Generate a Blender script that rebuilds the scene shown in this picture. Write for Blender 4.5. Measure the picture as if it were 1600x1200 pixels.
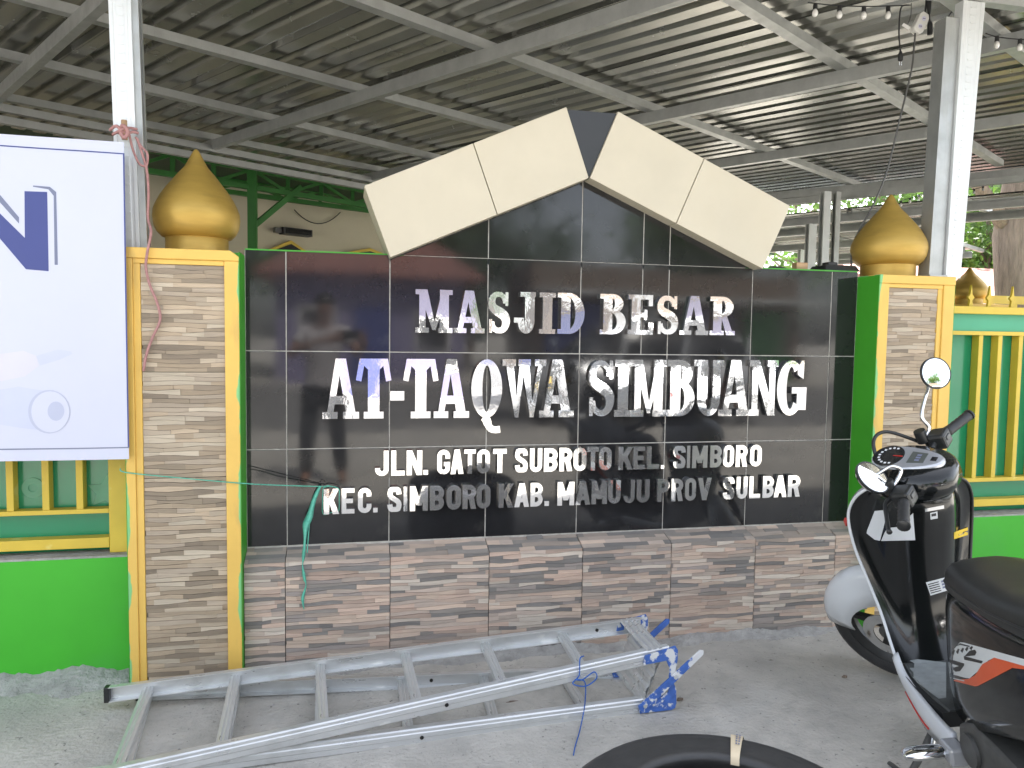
import bpy, bmesh, math, random
import numpy as np
from math import sin, cos, radians, pi
from mathutils import Vector, Matrix
from mathutils.geometry import delaunay_2d_cdt

# ------------------------------------------------------------------ camera
scene = bpy.context.scene
for o in list(bpy.data.objects):
    bpy.data.objects.remove(o)
col = scene.collection
FPX = 1164.0
CAM = np.array([.2417, -3.0423, 1.3135])
YAW, PITCH, ROLL = .2153, -.0635, .0143
_F = np.array([sin(YAW)*cos(PITCH), cos(YAW)*cos(PITCH), sin(PITCH)])
_r = np.array([cos(YAW), -sin(YAW), 0]); _u = np.cross(_r, _F)
_R = cos(ROLL)*_r + sin(ROLL)*_u
_U = -sin(ROLL)*_r + cos(ROLL)*_u
cd = bpy.data.cameras.new('camera'); cam = bpy.data.objects.new('camera', cd); col.objects.link(cam)
cd.sensor_width = 36; cd.lens = 36*FPX/1600; cd.clip_start = .02; cd.clip_end = 2000
m = Matrix.Identity(4)
for i in range(3):
    m[i][0] = _R[i]; m[i][1] = _U[i]; m[i][2] = -_F[i]; m[i][3] = CAM[i]
cam.matrix_world = m
scene.camera = cam
scene.render.resolution_x, scene.render.resolution_y = 1024, 768

# ------------------------------------------------------------------ light
SUN_EL, SUN_AZ = radians(57), radians(28)      # azimuth measured from +Y towards +X
world = bpy.data.worlds.new('World'); scene.world = world; world.use_nodes = True
wn = world.node_tree.nodes; wl = world.node_tree.links
bg = wn['Background']; bg.inputs['Strength'].default_value = .15
sky = wn.new('ShaderNodeTexSky'); sky.sky_type = 'NISHITA'; sky.sun_disc = False
sky.sun_elevation = SUN_EL; sky.sun_rotation = SUN_AZ; sky.dust_density = 2.5
hsv = wn.new('ShaderNodeHueSaturation'); hsv.inputs['Saturation'].default_value = .40      # hazy tropical sky
wl.new(sky.outputs[0], hsv.inputs['Color']); wl.new(hsv.outputs[0], bg.inputs[0])
sl = bpy.data.lights.new('sun', 'SUN'); sl.energy = 4.0; sl.angle = radians(.5); sl.color = (1, .95, .87)
so = bpy.data.objects.new('sun', sl); col.objects.link(so)
sd = Vector((sin(SUN_AZ)*cos(SUN_EL), cos(SUN_AZ)*cos(SUN_EL), sin(SUN_EL)))
so.rotation_euler = sd.to_track_quat('Z', 'Y').to_euler(); so.location = (0, 0, 20)
vs = scene.view_settings
vs.view_transform = 'Standard'; vs.look = 'None'; vs.exposure = 2.2; vs.gamma = 1; vs.use_curve_mapping = False

# ------------------------------------------------------------------ pixel -> place helpers
def _ray(x, y): return _F*FPX + _R*(x-800) - _U*(y-600)
def onY(x, y, Y): d = _ray(x, y); return CAM + d*(Y-CAM[1])/d[1]
def onZ(x, y, Z): d = _ray(x, y); return CAM + d*(Z-CAM[2])/d[2]
def atD(x, y, D): return CAM + _ray(x, y)/FPX*D

# ------------------------------------------------------------------ mesh helpers
class MB:
    def __init__(s): s.v = []; s.f = []; s.c = []
    def add(s, vs, fs, c=None):
        b = len(s.v); s.v += [tuple(map(float, p)) for p in vs]
        for f in fs:
            s.f.append(tuple(b+i for i in f)); s.c.append(c)
        return s
    def box(s, a, b, c=None):
        x0, y0, z0 = a; x1, y1, z1 = b
        return s.add([(x0,y0,z0),(x1,y0,z0),(x1,y1,z0),(x0,y1,z0),(x0,y0,z1),(x1,y0,z1),(x1,y1,z1),(x0,y1,z1)],
              [(0,3,2,1),(4,5,6,7),(0,1,5,4),(1,2,6,5),(2,3,7,6),(3,0,4,7)], c)
    def hexa(s, lo, hi, c=None):
        return s.add(list(lo)+list(hi), [(3,2,1,0),(4,5,6,7),(0,1,5,4),(1,2,6,5),(2,3,7,6),(3,0,4,7)], c)
    def prism(s, poly, d0, d1, fn):
        """polygon (2D) extruded; fn(a,b,d)->xyz"""
        n = len(poly)
        s.add([fn(a, b, d0) for a, b in poly]+[fn(a, b, d1) for a, b in poly],
              [tuple(range(n)), tuple(range(2*n-1, n-1, -1))]+[(i, i+n, (i+1) % n+n, (i+1) % n) for i in range(n)])
        return s
    def loft(s, rings, closed=True, caps=True, c=None):
        n = len(rings[0]); fs = []
        for i in range(len(rings)-1):
            for j in range(n if closed else n-1):
                k = (j+1) % n
                fs.append((i*n+j, i*n+k, (i+1)*n+k, (i+1)*n+j))
        if caps and closed:
            fs.append(tuple(range(n-1, -1, -1))); fs.append(tuple((len(rings)-1)*n+j for j in range(n)))
        return s.add([p for r in rings for p in r], fs, c)
    def lathe(s, prof, n=32, o=(0,0,0), ax=None):
        """profile (r,z) about z"""
        rings = [[(o[0]+r*cos(2*pi*k/n), o[1]+r*sin(2*pi*k/n), o[2]+z) for k in range(n)] for r, z in prof]
        return s.loft(rings)
    def tube(s, pts, r, n=8, closed=False):
        pts = [Vector(p) for p in pts]; N = len(pts); rings = []; up = None
        for i, p in enumerate(pts):
            a = pts[(i-1) % N] if (closed or i > 0) else p
            b = pts[(i+1) % N] if (closed or i < N-1) else p
            t = (b-a).normalized()
            if up is None:
                up = Vector((0,0,1)) if abs(t.z) < .9 else Vector((1,0,0))
            x = t.cross(up)
            if x.length < 1e-4: x = t.orthogonal()
            x.normalize(); up = x.cross(t).normalized()
            rr = r[i] if hasattr(r, '__len__') else r
            rings.append([p + x*rr*cos(2*pi*k/n) + up*rr*sin(2*pi*k/n) for k in range(n)])
        if closed: rings.append(rings[0])
        return s.loft(rings, True, not closed)
    def mesh(s, name, attr=False):
        me = bpy.data.meshes.new(name); me.from_pydata(s.v, [], s.f)
        if attr:
            a = me.attributes.new('tint', 'FLOAT_COLOR', 'FACE')
            a.data.foreach_set('color', np.array([(c or (1,1,1))+(1.,) for c in s.c], dtype=np.float32).ravel())
        me.update(); return me
    def build(s, name, mat, parent=None, smooth=False, attr=False, bevel=0, normals=True):
        me = s.mesh(name, attr)
        if normals:
            bm = bmesh.new(); bm.from_mesh(me); bmesh.ops.recalc_face_normals(bm, faces=bm.faces); bm.to_mesh(me); bm.free()
        return link(name, me, mat, parent, smooth, bevel)

def link(name, me, mat, parent=None, smooth=False, bevel=0, sub=0):
    o = bpy.data.objects.new(name, me); col.objects.link(o)
    if mat and not me.materials: me.materials.append(M[mat] if isinstance(mat, str) else mat)
    if parent: o.parent = parent
    if smooth:
        me.polygons.foreach_set('use_smooth', [True]*len(me.polygons))
        if smooth != 'all':
            try: me.set_sharp_from_angle(angle=radians(38))
            except Exception: pass
    if bevel:
        b = o.modifiers.new('bevel', 'BEVEL'); b.width = bevel; b.segments = 2; b.limit_method = 'ANGLE'
    if sub:
        b = o.modifiers.new('sub', 'SUBSURF'); b.levels = sub; b.render_levels = sub
    return o
def tag(o, label=None, cat=None, group=None, kind=None):
    if label: o['label'] = label
    if cat: o['category'] = cat
    if group: o['group'] = group
    if kind: o['kind'] = kind
    return o
def thing(name, label, cat, loc=(0,0,0), group=None):
    o = bpy.data.objects.new(name, None); o.empty_display_size = .1; col.objects.link(o); o.location = loc
    return tag(o, label, cat, group)
def box(name, a, b, mat, parent=None, bevel=0): return MB().box(a, b).build(name, mat, parent, bevel=bevel, normals=False)

# ------------------------------------------------------------------ materials
M = {}
def mat(name, c, rough=.5, metal=0., var=.12, vs=4., bump=0., bs=60., c2=None, spec=.5, coat=0., stretch=None, trans=0., bdist=.004, detail=6, rvar=0.):
    mt = bpy.data.materials.new(name); mt.use_nodes = True; nt = mt.node_tree; N = nt.nodes; L = nt.links
    b = N['Principled BSDF']; M[name] = mt
    b.inputs['Roughness'].default_value = rough; b.inputs['Metallic'].default_value = metal
    b.inputs['Specular IOR Level'].default_value = spec; b.inputs['Coat Weight'].default_value = coat; b.inputs['Coat Roughness'].default_value = .06
    b.inputs['Transmission Weight'].default_value = trans
    tc = N.new('ShaderNodeTexCoord'); mp = N.new('ShaderNodeMapping'); L.new(tc.outputs['Object'], mp.inputs[0])
    if stretch: mp.inputs['Scale'].default_value = stretch
    nz = N.new('ShaderNodeTexNoise'); nz.inputs['Scale'].default_value = vs; nz.inputs['Detail'].default_value = detail; nz.inputs['Roughness'].default_value = .6
    L.new(mp.outputs[0], nz.inputs['Vector'])
    rp = N.new('ShaderNodeValToRGB'); L.new(nz.outputs['Fac'], rp.inputs[0])
    lo = c2 if c2 else tuple(x*(1-var) for x in c); hi = c if c2 else tuple(min(1, x*(1+var)) for x in c)
    rp.color_ramp.elements[0].position = .3; rp.color_ramp.elements[1].position = .7
    rp.color_ramp.elements[0].color = (*lo, 1); rp.color_ramp.elements[1].color = (*hi, 1)
    L.new(rp.outputs[0], b.inputs['Base Color'])
    if rvar:
        n3 = N.new('ShaderNodeTexNoise'); n3.inputs['Scale'].default_value = vs*2.7; n3.inputs['Detail'].default_value = 5; L.new(mp.outputs[0], n3.inputs['Vector'])
        mr = N.new('ShaderNodeMapRange'); mr.inputs[1].default_value = .35; mr.inputs[2].default_value = .7
        mr.inputs[3].default_value = max(0.01, rough-rvar); mr.inputs[4].default_value = rough+rvar
        L.new(n3.outputs['Fac'], mr.inputs[0]); L.new(mr.outputs[0], b.inputs['Roughness'])
    if bump:
        n2 = N.new('ShaderNodeTexNoise'); n2.inputs['Scale'].default_value = bs; n2.inputs['Detail'].default_value = 5
        L.new(mp.outputs[0], n2.inputs['Vector'])
        bp = N.new('ShaderNodeBump'); bp.inputs['Strength'].default_value = bump; bp.inputs['Distance'].default_value = bdist
        L.new(n2.outputs['Fac'], bp.inputs['Height']); L.new(bp.outputs[0], b.inputs['Normal'])
    mt['ramp'] = rp.name
    return mt
def nodes(mt): return mt.node_tree.nodes, mt.node_tree.links, mt.node_tree.nodes['Principled BSDF']
def basecol(mt): return mt.node_tree.nodes['Principled BSDF'].inputs['Base Color'].links[0].from_socket
def overlay(mt, c, scale, lo, hi, stretch=None, amount=1., rough=None, seed=0., detail=6):
    """patches of another colour (stains, wear, flecks) laid over the base colour"""
    N, L, b = nodes(mt); tc = N.new('ShaderNodeTexCoord'); mp = N.new('ShaderNodeMapping'); L.new(tc.outputs['Object'], mp.inputs[0])
    mp.inputs['Location'].default_value = (seed, seed*.7, seed*1.3)
    if stretch: mp.inputs['Scale'].default_value = stretch
    nz = N.new('ShaderNodeTexNoise'); nz.inputs['Scale'].default_value = scale; nz.inputs['Detail'].default_value = detail; L.new(mp.outputs[0], nz.inputs['Vector'])
    mr = N.new('ShaderNodeMapRange'); mr.inputs[1].default_value = lo; mr.inputs[2].default_value = hi; mr.inputs[4].default_value = amount
    L.new(nz.outputs['Fac'], mr.inputs[0])
    mx = N.new('ShaderNodeMix'); mx.data_type = 'RGBA'
    src = b.inputs['Base Color'].links[0].from_socket
    L.new(mr.outputs[0], mx.inputs[0]); L.new(src, mx.inputs[6]); mx.inputs[7].default_value = (*c, 1)
    L.new(mx.outputs[2], b.inputs['Base Color'])
    return mr

mat('concrete', (.49,.465,.42), .9, var=.20, vs=3.2, bump=.9, bs=70, bdist=.008)
overlay(M['concrete'], (.34,.33,.30), 18, .50, .66, amount=.35, seed=31)
overlay(M['concrete'], (.30,.29,.27), 1.1, .52, .68, amount=.45, seed=3)
overlay(M['concrete'], (.52,.51,.48), 3.1, .56, .72, amount=.6, seed=9)
overlay(M['concrete'], (.10,.10,.09), 55, .66, .72, amount=.7, seed=5)
overlay(M['concrete'], (.55,.54,.52), 120, .66, .74, amount=.6, seed=15)
mat('mortar', (.36,.35,.33), .95, var=.25, vs=14, bump=1., bs=60, bdist=.012)
mat('asphalt', (.20,.195,.19), .9, var=.15, vs=1.2, bump=.3, bs=80)
mat('black_tile', (.016,.016,.017), .065, var=.3, vs=3, spec=.55, bump=.05, bs=5, bdist=.0018, rvar=.02)
overlay(M['black_tile'], (.10,.095,.085), 6, .66, .80, amount=.35, seed=2)
mat('grout', (.42,.40,.36), .85, var=.25, vs=30)
mat('cream_slab', (.55,.495,.375), .42, var=.05, vs=3.5, bump=.03, bs=30, rvar=.05)
overlay(M['cream_slab'], (.50,.43,.30), 2.2, .55, .75, amount=.35, seed=4)
mat('black_slab', (.022,.022,.022), .3, var=.2)
mat('steel_mirror', (.74,.74,.74), .03, 1., var=.04, vs=20, bump=.25, bs=9, bdist=.003)
mat('yellow_paint', (.72,.46,.10), .5, var=.07, vs=5, bump=.12, bs=40, bdist=.003)
overlay(M['yellow_paint'], (.45,.30,.09), 6, .62, .72, amount=.45, stretch=(2,2,.5), seed=1)
mat('fence_yellow', (.66,.47,.05), .45, var=.08, vs=6, bump=.05, bs=40)
overlay(M['fence_yellow'], (.75,.66,.22), 9, .64, .70, amount=.7, seed=7)
mat('green_paint', (.055,.34,.022), .42, var=.10, vs=3, bump=.12, bs=25, bdist=.004)
mat('bright_green_paint', (.05,.42,.02), .5, var=.10, vs=2.2, bump=.2, bs=18, bdist=.004)
overlay(M['bright_green_paint'], (.06,.36,.05), 2.5, .52, .68, amount=.5, seed=6)
mat('green_sheet', (.012,.235,.105), .2, var=.10, vs=1.5, bump=.12, bs=3, bdist=.01, coat=.2)
mat('pale_green', (.10,.30,.17), .35, var=.2, vs=8)
mat('pale_green_band', (.06,.36,.20), .4, var=.06)
mat('gold', (.46,.30,.065), .46, .45, var=.10, vs=5, stretch=(1,1,5), bump=.06, bs=14, rvar=.06)
overlay(M['gold'], (.30,.20,.05), 7, .60, .74, amount=.45, stretch=(1,1,3), seed=3)
mat('galvanised', (.40,.41,.40), .42, .55, var=.12, vs=9, rvar=.08)
mat('roof_steel', (.30,.30,.275), .25, .85, var=.12, vs=2.2, bump=.015, bs=4, bdist=.004, rvar=.03, stretch=(1,1,1))
mat('post_white', (.66,.68,.68), .42, .25, var=.06, vs=6)
def emboss(name, base, pitch=.05):
    mt = M[base].copy(); mt.name = name; M[name] = mt; N, L, b = nodes(mt)
    tc = N.new('ShaderNodeTexCoord'); sp = N.new('ShaderNodeSeparateXYZ'); L.new(tc.outputs['Object'], sp.inputs[0])
    d = N.new('ShaderNodeMath'); d.operation = 'MULTIPLY'; d.inputs[1].default_value = 1/pitch; L.new(sp.outputs[0], d.inputs[0])
    fr = N.new('ShaderNodeMath'); fr.operation = 'FRACT'; L.new(d.outputs[0], fr.inputs[0])
    g = N.new('ShaderNodeMath'); g.operation = 'LESS_THAN'; g.inputs[1].default_value = .22; L.new(fr.outputs[0], g.inputs[0])
    bp = N.new('ShaderNodeBump'); bp.inputs['Strength'].default_value = .5; bp.inputs['Distance'].default_value = .004
    L.new(g.outputs[0], bp.inputs['Height']); L.new(bp.outputs[0], b.inputs['Normal'])
emboss('galv_embossed', 'galvanised', .035)
mat('aluminium', (.64,.65,.645), .36, .55, var=.10, vs=12, bump=.1, bs=30, stretch=(.25,1,1), rvar=.1)
overlay(M['aluminium'], (.80,.80,.78), 9, .60, .65, amount=.9, seed=11, stretch=(.6,1,1))
overlay(M['aluminium'], (.36,.36,.34), 5, .60, .72, amount=.5, seed=21)
mat('blue_plastic', (.05,.13,.42), .5, var=.2, vs=30)
overlay(M['blue_plastic'], (.72,.72,.68), 26, .55, .60, amount=.9, seed=4)
mat('white_plastic_sheet', (.54,.56,.67), .38, var=.02, vs=2)
mat('print_blue', (.045,.06,.22), .4, var=.05)
mat('print_grey', (.16,.18,.27), .4, var=.05)
mat('print_pale', (.50,.53,.67), .4, var=.03, vs=6)
mat('print_pale2', (.42,.45,.58), .4, var=.03, vs=6)
mat('print_pink', (.58,.57,.70), .4, var=.03, vs=6)
mat('pink_rope', (.38,.20,.19), .8, var=.2, vs=60)
mat('green_string', (.10,.42,.30), .5, var=.2, vs=80)
mat('dark_string', (.02,.02,.02), .7)
mat('blue_string', (.02,.11,.42), .6)
mat('rubber', (.028,.028,.028), .48, var=.2, vs=30, bump=.2, bs=60)
mat('paper', (.62,.52,.36), .8, var=.08, vs=20)
mat('black_gloss', (.008,.009,.009), .12, var=.2, spec=.45, coat=.15, bump=.02, bs=6)
mat('black_plastic', (.020,.021,.021), .38, var=.2, vs=20, bump=.1, bs=200, bdist=.001)
mat('black_vinyl', (.018,.019,.018), .42, var=.2, vs=30, bump=.15, bs=150, bdist=.001)
mat('scooter_white', (.66,.68,.70), .16, var=.03, coat=.5)
mat('scooter_silver', (.50,.51,.53), .24, .5, var=.04)
mat('floor_mat', (.055,.06,.06), .5, var=.2, vs=20, bump=.2, bs=100)
mat('floor_print', (.24,.26,.26), .45, var=.2, vs=25)
mat('decal_orange', (.66,.10,.03), .3, var=.05)
mat('decal_white', (.62,.64,.64), .3, var=.05)
mat('decal_yellow', (.75,.50,.02), .4, var=.05)
mat('red_plastic', (.55,.03,.02), .3, var=.05)
mat('chrome', (.78,.79,.80), .08, 1., var=.04)
mat('mirror_glass', (.92,.93,.94), .012, 1., var=.01)
mat('engine_grey', (.11,.11,.105), .5, .4, var=.2, vs=20)
mat('gold_rim', (.40,.26,.06), .35, .7)
mat('dial', (.015,.016,.018), .2, coat=1.)
mat('dial_white', (.75,.76,.76), .4, var=.02)
mat('lcd', (.10,.11,.10), .15, coat=1.)
mat('cream_wall', (.56,.51,.39), .85, var=.06, vs=1.5)
mat('dark_glass', (.012,.012,.012), .15, var=.1)
mat('red_roof', (.42,.20,.17), .7, var=.15, vs=8)
mat('bark', (.22,.17,.13), .9, var=.3, vs=6, stretch=(3,3,.5), bump=1., bs=18, bdist=.03)
mat('leaf', (.10,.19,.035), .5, var=.55, vs=1.2)
mat('leaf_dark', (.055,.115,.03), .5, var=.5, vs=1.2)
for k in ('leaf', 'leaf_dark'):
    N, L, b = nodes(M[k]); src = basecol(M[k]); tr = N.new('ShaderNodeBsdfTranslucent'); ms = N.new('ShaderNodeMixShader'); ms.inputs[0].default_value = .35
    L.new(src, tr.inputs[0]); L.new(b.outputs[0], ms.inputs[1]); L.new(tr.outputs[0], ms.inputs[2]); L.new(ms.outputs[0], N['Material Output'].inputs[0])
mat('truss_green', (.03,.17,.025), .5, var=.15)
mat('porch_roof_green', (.012,.045,.012), .6, var=.2)
mat('shop_wall', (.20,.18,.30), .85, var=.1)
mat('brown_wall', (.16,.12,.09), .85, var=.1)
mat('bulb_white', (.75,.74,.70), .25, var=.02)
mat('wood', (.42,.27,.15), .7, var=.2, vs=12, stretch=(1,6,6))
mat('skin', (.28,.15,.10), .5, var=.08)
mat('shirt', (.45,.43,.45), .85, var=.1, vs=8)
mat('trousers', (.02,.021,.026), .85, var=.1)
mat('hair', (.01,.009,.008), .5)
mat('house_wall', (.50,.46,.40), .85, var=.06)
mat('car_paint', (.52,.53,.55), .2, .3, var=.03, coat=.8)
# scratched mirror steel: part of the light is spread by fine scratches
N, L, b = nodes(M['steel_mirror']); b2 = N.new('ShaderNodeBsdfPrincipled'); b2.inputs['Metallic'].default_value = 1; b2.inputs['Roughness'].default_value = .55; b2.inputs['Base Color'].default_value = (.8,.8,.8,1)
ms = N.new('ShaderNodeMixShader'); ms.inputs[0].default_value = .20; L.new(b.outputs[0], ms.inputs[1]); L.new(b2.outputs[0], ms.inputs[2]); L.new(ms.outputs[0], N['Material Output'].inputs[0])
# strip stone: colour comes from each strip
def strip_mat(name, bump=.5):
    mt = mat(name, (1,1,1), .62, var=.2, vs=9, stretch=(1,1,9), bump=bump, bs=26, bdist=.004)
    N, L, b = nodes(mt); src = basecol(mt)
    at = N.new('ShaderNodeAttribute'); at.attribute_name = 'tint'
    mx = N.new('ShaderNodeMix'); mx.data_type = 'RGBA'; mx.blend_type = 'MULTIPLY'; mx.inputs[0].default_value = 1
    L.new(at.outputs['Color'], mx.inputs[6]); L.new(src, mx.inputs[7]); L.new(mx.outputs[2], b.inputs['Base Color'])
    for n in N:
        if n.type == 'TEX_NOISE' and n.inputs['Scale'].default_value == 26:
            mp = N.new('ShaderNodeMapping'); mp.inputs['Scale'].default_value = (.7,1,4); tc = N.new('ShaderNodeTexCoord')
            L.new(tc.outputs['Object'], mp.inputs[0]); L.new(mp.outputs[0], n.inputs['Vector'])
strip_mat('strip_stone')
# ------------------------------------------------------------------ ground
rnd = random.Random(4)
def ground():
    xs = np.concatenate([np.linspace(-400,-12,10), np.linspace(-8,10,73), np.linspace(14,400,10)])
    ys = np.concatenate([np.linspace(-400,-14,10), np.linspace(-9,9,73), np.linspace(14,400,10)])
    rr = np.random.default_rng(2); V = []
    for y in ys:
        for x in xs:
            near = math.exp(-((x-1)**2+(y+1.2)**2)/6)
            V.append((x, y, near*(.006*sin(3.1*x+1.7*y)+.005*sin(5.3*y-2.1*x)) - (.0 if abs(x) < 40 and abs(y) < 40 else .02)))
    n = len(xs); Fc = [(j*n+i, j*n+i+1, (j+1)*n+i+1, (j+1)*n+i) for j in range(len(ys)-1) for i in range(n-1)]
    me = bpy.data.meshes.new('ground'); me.from_pydata(V, [], Fc); me.update()
    tag(link('ground', me, 'concrete', smooth='all'), 'grey rough concrete forecourt', kind='structure')
ground()
# the street behind the camera, on the open side
tag(box('road', (-60,-16,-.12), (60,-7.2,.012), 'asphalt'), 'pale worn street in front of the forecourt', kind='structure')

# ------------------------------------------------------------------ stone-strip tile
PAL_WALL = [tuple(min(.6, q*k) for q, k in zip(c, (1.38,1.37,1.36))) for c in [(.40,.30,.24),(.34,.26,.21),(.44,.34,.27),(.30,.25,.21),(.20,.18,.16),(.16,.15,.14),(.38,.31,.26),(.46,.38,.32),(.24,.21,.19)]]
PAL_PIL = [(.47,.37,.26),(.42,.33,.23),(.50,.41,.30),(.37,.29,.20),(.30,.24,.17),(.53,.45,.34),(.44,.36,.27),(.27,.215,.155)]
def strip_tile(x0, x1, z0, z1, yf, thick, pal, seed, rowh=.0150, lmin=.05, lmax=.21):
    """stacked-stone tile in the plane y=yf, outer face towards -y"""
    r = random.Random(seed); mb = MB()
    nrow = max(2, round((z1-z0)/rowh)); dh = (z1-z0)/nrow
    ph = [r.uniform(0, 6.3) for _ in range(nrow+1)]
    am = [0]+[r.uniform(.001, .0042) for _ in range(nrow-1)]+[0]
    zb = lambda i, x: z0+i*dh+am[i]*sin(ph[i]+x*r_f[i])
    r_f = [r.uniform(14, 38) for _ in range(nrow+1)]
    mb.box((x0, yf+.004, z0), (x1, yf+thick, z1), (.14,.12,.10))
    i = 0
    for i in range(nrow):
        x = x0 - r.uniform(0, .1)
        while x < x1-1e-6:
            l = r.uniform(lmin, lmax); a = max(x, x0); b = min(x+l, x1); x += l
            if b-a < .006: continue
            if x1-b < .012: b = x1; x = x1
            c = r.choice(pal); k = r.uniform(.85, 1.15); c = tuple(q*k for q in c)
            d = r.uniform(0, .0045); d2 = d+r.uniform(-.0015, .0015)
            sl = r.uniform(-.006, .006)
            n = max(1, int((b-a)/.035)); xs = [a+(b-a)*t/n for t in range(n+1)]
            top = [(q, yf-d-(d2-d)*t/n, zb(i+1, q)-.0004) for t, q in enumerate(xs)]
            bot = [(q+(sl if 0 < t < n else 0), yf-d-(d2-d)*t/n+.0012, zb(i, q)+.0006) for t, q in enumerate(xs)]
            tb = [(p[0], yf+.006, p[2]) for p in top]; bb = [(p[0], yf+.006, p[2]) for p in bot]
            V = top+bot+tb+bb; m = n+1; Fs = []
            for t in range(n):
                Fs += [(m+t, m+t+1, t+1, t), (t, t+1, 2*m+t+1, 2*m+t), (3*m+t, 3*m+t+1, m+t+1, m+t)]
            Fs += [(0, 2*m, 3*m, m), (n, m+n, 3*m+n, 2*m+n)]
            mb.add(V, Fs, c)
    return mb

# ------------------------------------------------------------------ sign wall
TOP, ROWS = 1.632, .3876
ZF0 = .45
XL, XR = -.152, 2.533
sign = thing('sign_wall', 'black tiled mosque sign wall with cream chevron gable and stone strip base', 'sign', (1.2,.1,0))
def child(o): o.parent = sign; o.matrix_parent_inverse = sign.matrix_basis.inverted(); return o
sign_inv = Matrix.Translation(sign.location).inverted()
def put(o, p=None):
    p = p or sign; o.parent = p; o.matrix_parent_inverse = Matrix.Translation(p.location).inverted(); return o
# core behind the tiles
mb = MB(); mb.box((XL, .0014, ZF0), (XR, .20, TOP-.002)); put(mb.build('wall_core', 'grout', None, normals=False))
# green painted top edge line of the core
put(box('top_edge', (XL, .006, TOP-.0015), (XR, .20, TOP+.006), 'green_paint'))
xs = [XL]+[i*.4 for i in range(7)]+[XR]
G = .0018
for j in range(3):
    for i in range(len(xs)-1):
        a, b = xs[i]+G, xs[i+1]-G
        segs = [(a, b)]
        if j == 0 and i == 4:                     # an extra cut joint in the top row
            segs = [(a, 1.478-G), (1.478+G, b)]
        for a, b in segs:
            z1 = TOP-j*ROWS-G; z0 = TOP-(j+1)*ROWS+G
            if j == 0: z1 = TOP
            o = MB().box((a, 0, z0), (b, .012, z1)).build('black_tile', 'black_tile', None, bevel=.0012, normals=False)
            # every tile sits a hair differently, so reflections break at the joints
            c = Vector(((a+b)/2, .006, (z0+z1)/2))
            o.data.transform(Matrix.Translation(-c)); o.location = c
            o.rotation_euler = (rnd.uniform(-.0035,.0035), 0, rnd.uniform(-.0035,.0035)); put(o)
ZB = TOP-3*ROWS
# gable: wall plane polygon pieces
gp = lambda x, y, Y=0.: onY(x, y, Y)
def xz(x, y, Y): p = onY(x, y, Y); return (p[0], p[2])
YG = -.075
sl = [xz(569,290,YG), xz(885,167,YG), xz(920,278,YG), xz(610,402,YG)]
sr = [xz(966,174,YG), xz(1235,322,YG), xz(1192,420,YG), xz(922,278,YG)]
toY = lambda a, b, d: (a, d, b)
def slab(q, t0, t1, name, m):
    # piece of slab between fractions t0..t1 along its length
    lerp = lambda p, r, t: (p[0]+(r[0]-p[0])*t, p[1]+(r[1]-p[1])*t)
    poly = [lerp(q[0],q[1],t0), lerp(q[0],q[1],t1), lerp(q[3],q[2],t1), lerp(q[3],q[2],t0)]
    o = MB().prism(poly, YG, .16, toY).build(name, m, None, bevel=.002); put(o)
slab(sl, 0, .525, 'cream_slab', 'cream_slab'); slab(sl, .529, 1, 'cream_slab', 'cream_slab')
slab(sr, 0, .482, 'cream_slab', 'cream_slab'); slab(sr, .486, 1, 'cream_slab', 'cream_slab')
tri = [(sl[1][0]+.003, sl[1][1]-.006), (sr[0][0]-.003, sr[0][1]-.006), (sr[3][0]-.001, sr[3][1]+.004)]
put(MB().prism(tri, YG+.012, .15, toY).build('gable_keystone', 'black_slab', None))
# black tiles inside the gable
ax, az = (sl[2][0]+.0, sl[2][1]); 
def line_z(p, q, x): return p[1]+(q[1]-p[1])*(x-p[0])/(q[0]-p[0])
gl = lambda x: min(line_z(sl[3], sl[2], x), line_z(sr[3], sr[2], x))+.02
gx = [sl[3][0]+.002, .8, 1.2, 1.478, 1.6, sr[2][0]-.002]
for a, b in zip(gx[:-1], gx[1:]):
    a += G; b -= G
    pts = [(a, TOP+G), (b, TOP+G), (b, max(TOP+.004, gl(b)))]
    if a < ax < b: pts.append((ax, gl(ax)))
    pts.append((a, max(TOP+.004, gl(a))))
    put(MB().prism(pts, 0, .012, toY).build('black_tile', 'black_tile', None, bevel=.001))
poly = [(gx[0], TOP), (gx[-1], TOP), (gx[-1], gl(gx[-1])-.03), (ax, gl(ax)-.01), (gx[0], gl(gx[0])-.03)]
put(MB().prism(poly, .0014, .15, toY).build('gable_core', 'grout', None))
# stone base with a sloping ledge under the black panel
YB, ZF = -.100, .432
for i in range(len(xs)-1):
    a, b = xs[i]+.0015, xs[i+1]-.0015
    o = strip_tile(a, b, .0, ZF, YB, .03, PAL_WALL, 100+i).build('stone_tile', 'strip_stone', None, attr=True, normals=False); put(o)
    # ledge tile: same strips laid on the slope, rotated about its front edge
    dl = math.hypot(-YB-.0, ZB-.004-ZF)
    e = strip_tile(a, b, 0, dl, 0, .02, PAL_WALL[2:7]+PAL_WALL[3:5], 200+i, rowh=.03)
    ang = math.atan2(ZB-.006-ZF, -YB)
    e.v = [(x, YB+z*cos(ang)+y*sin(ang), ZF+z*sin(ang)-y*cos(ang)) for x, y, z in e.v]
    put(e.build('ledge_tile', 'strip_stone', None, attr=True, normals=True))
put(box('base_core', (XL, YB+.028, 0), (XR, .01, ZF-.03), 'mortar'))

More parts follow.
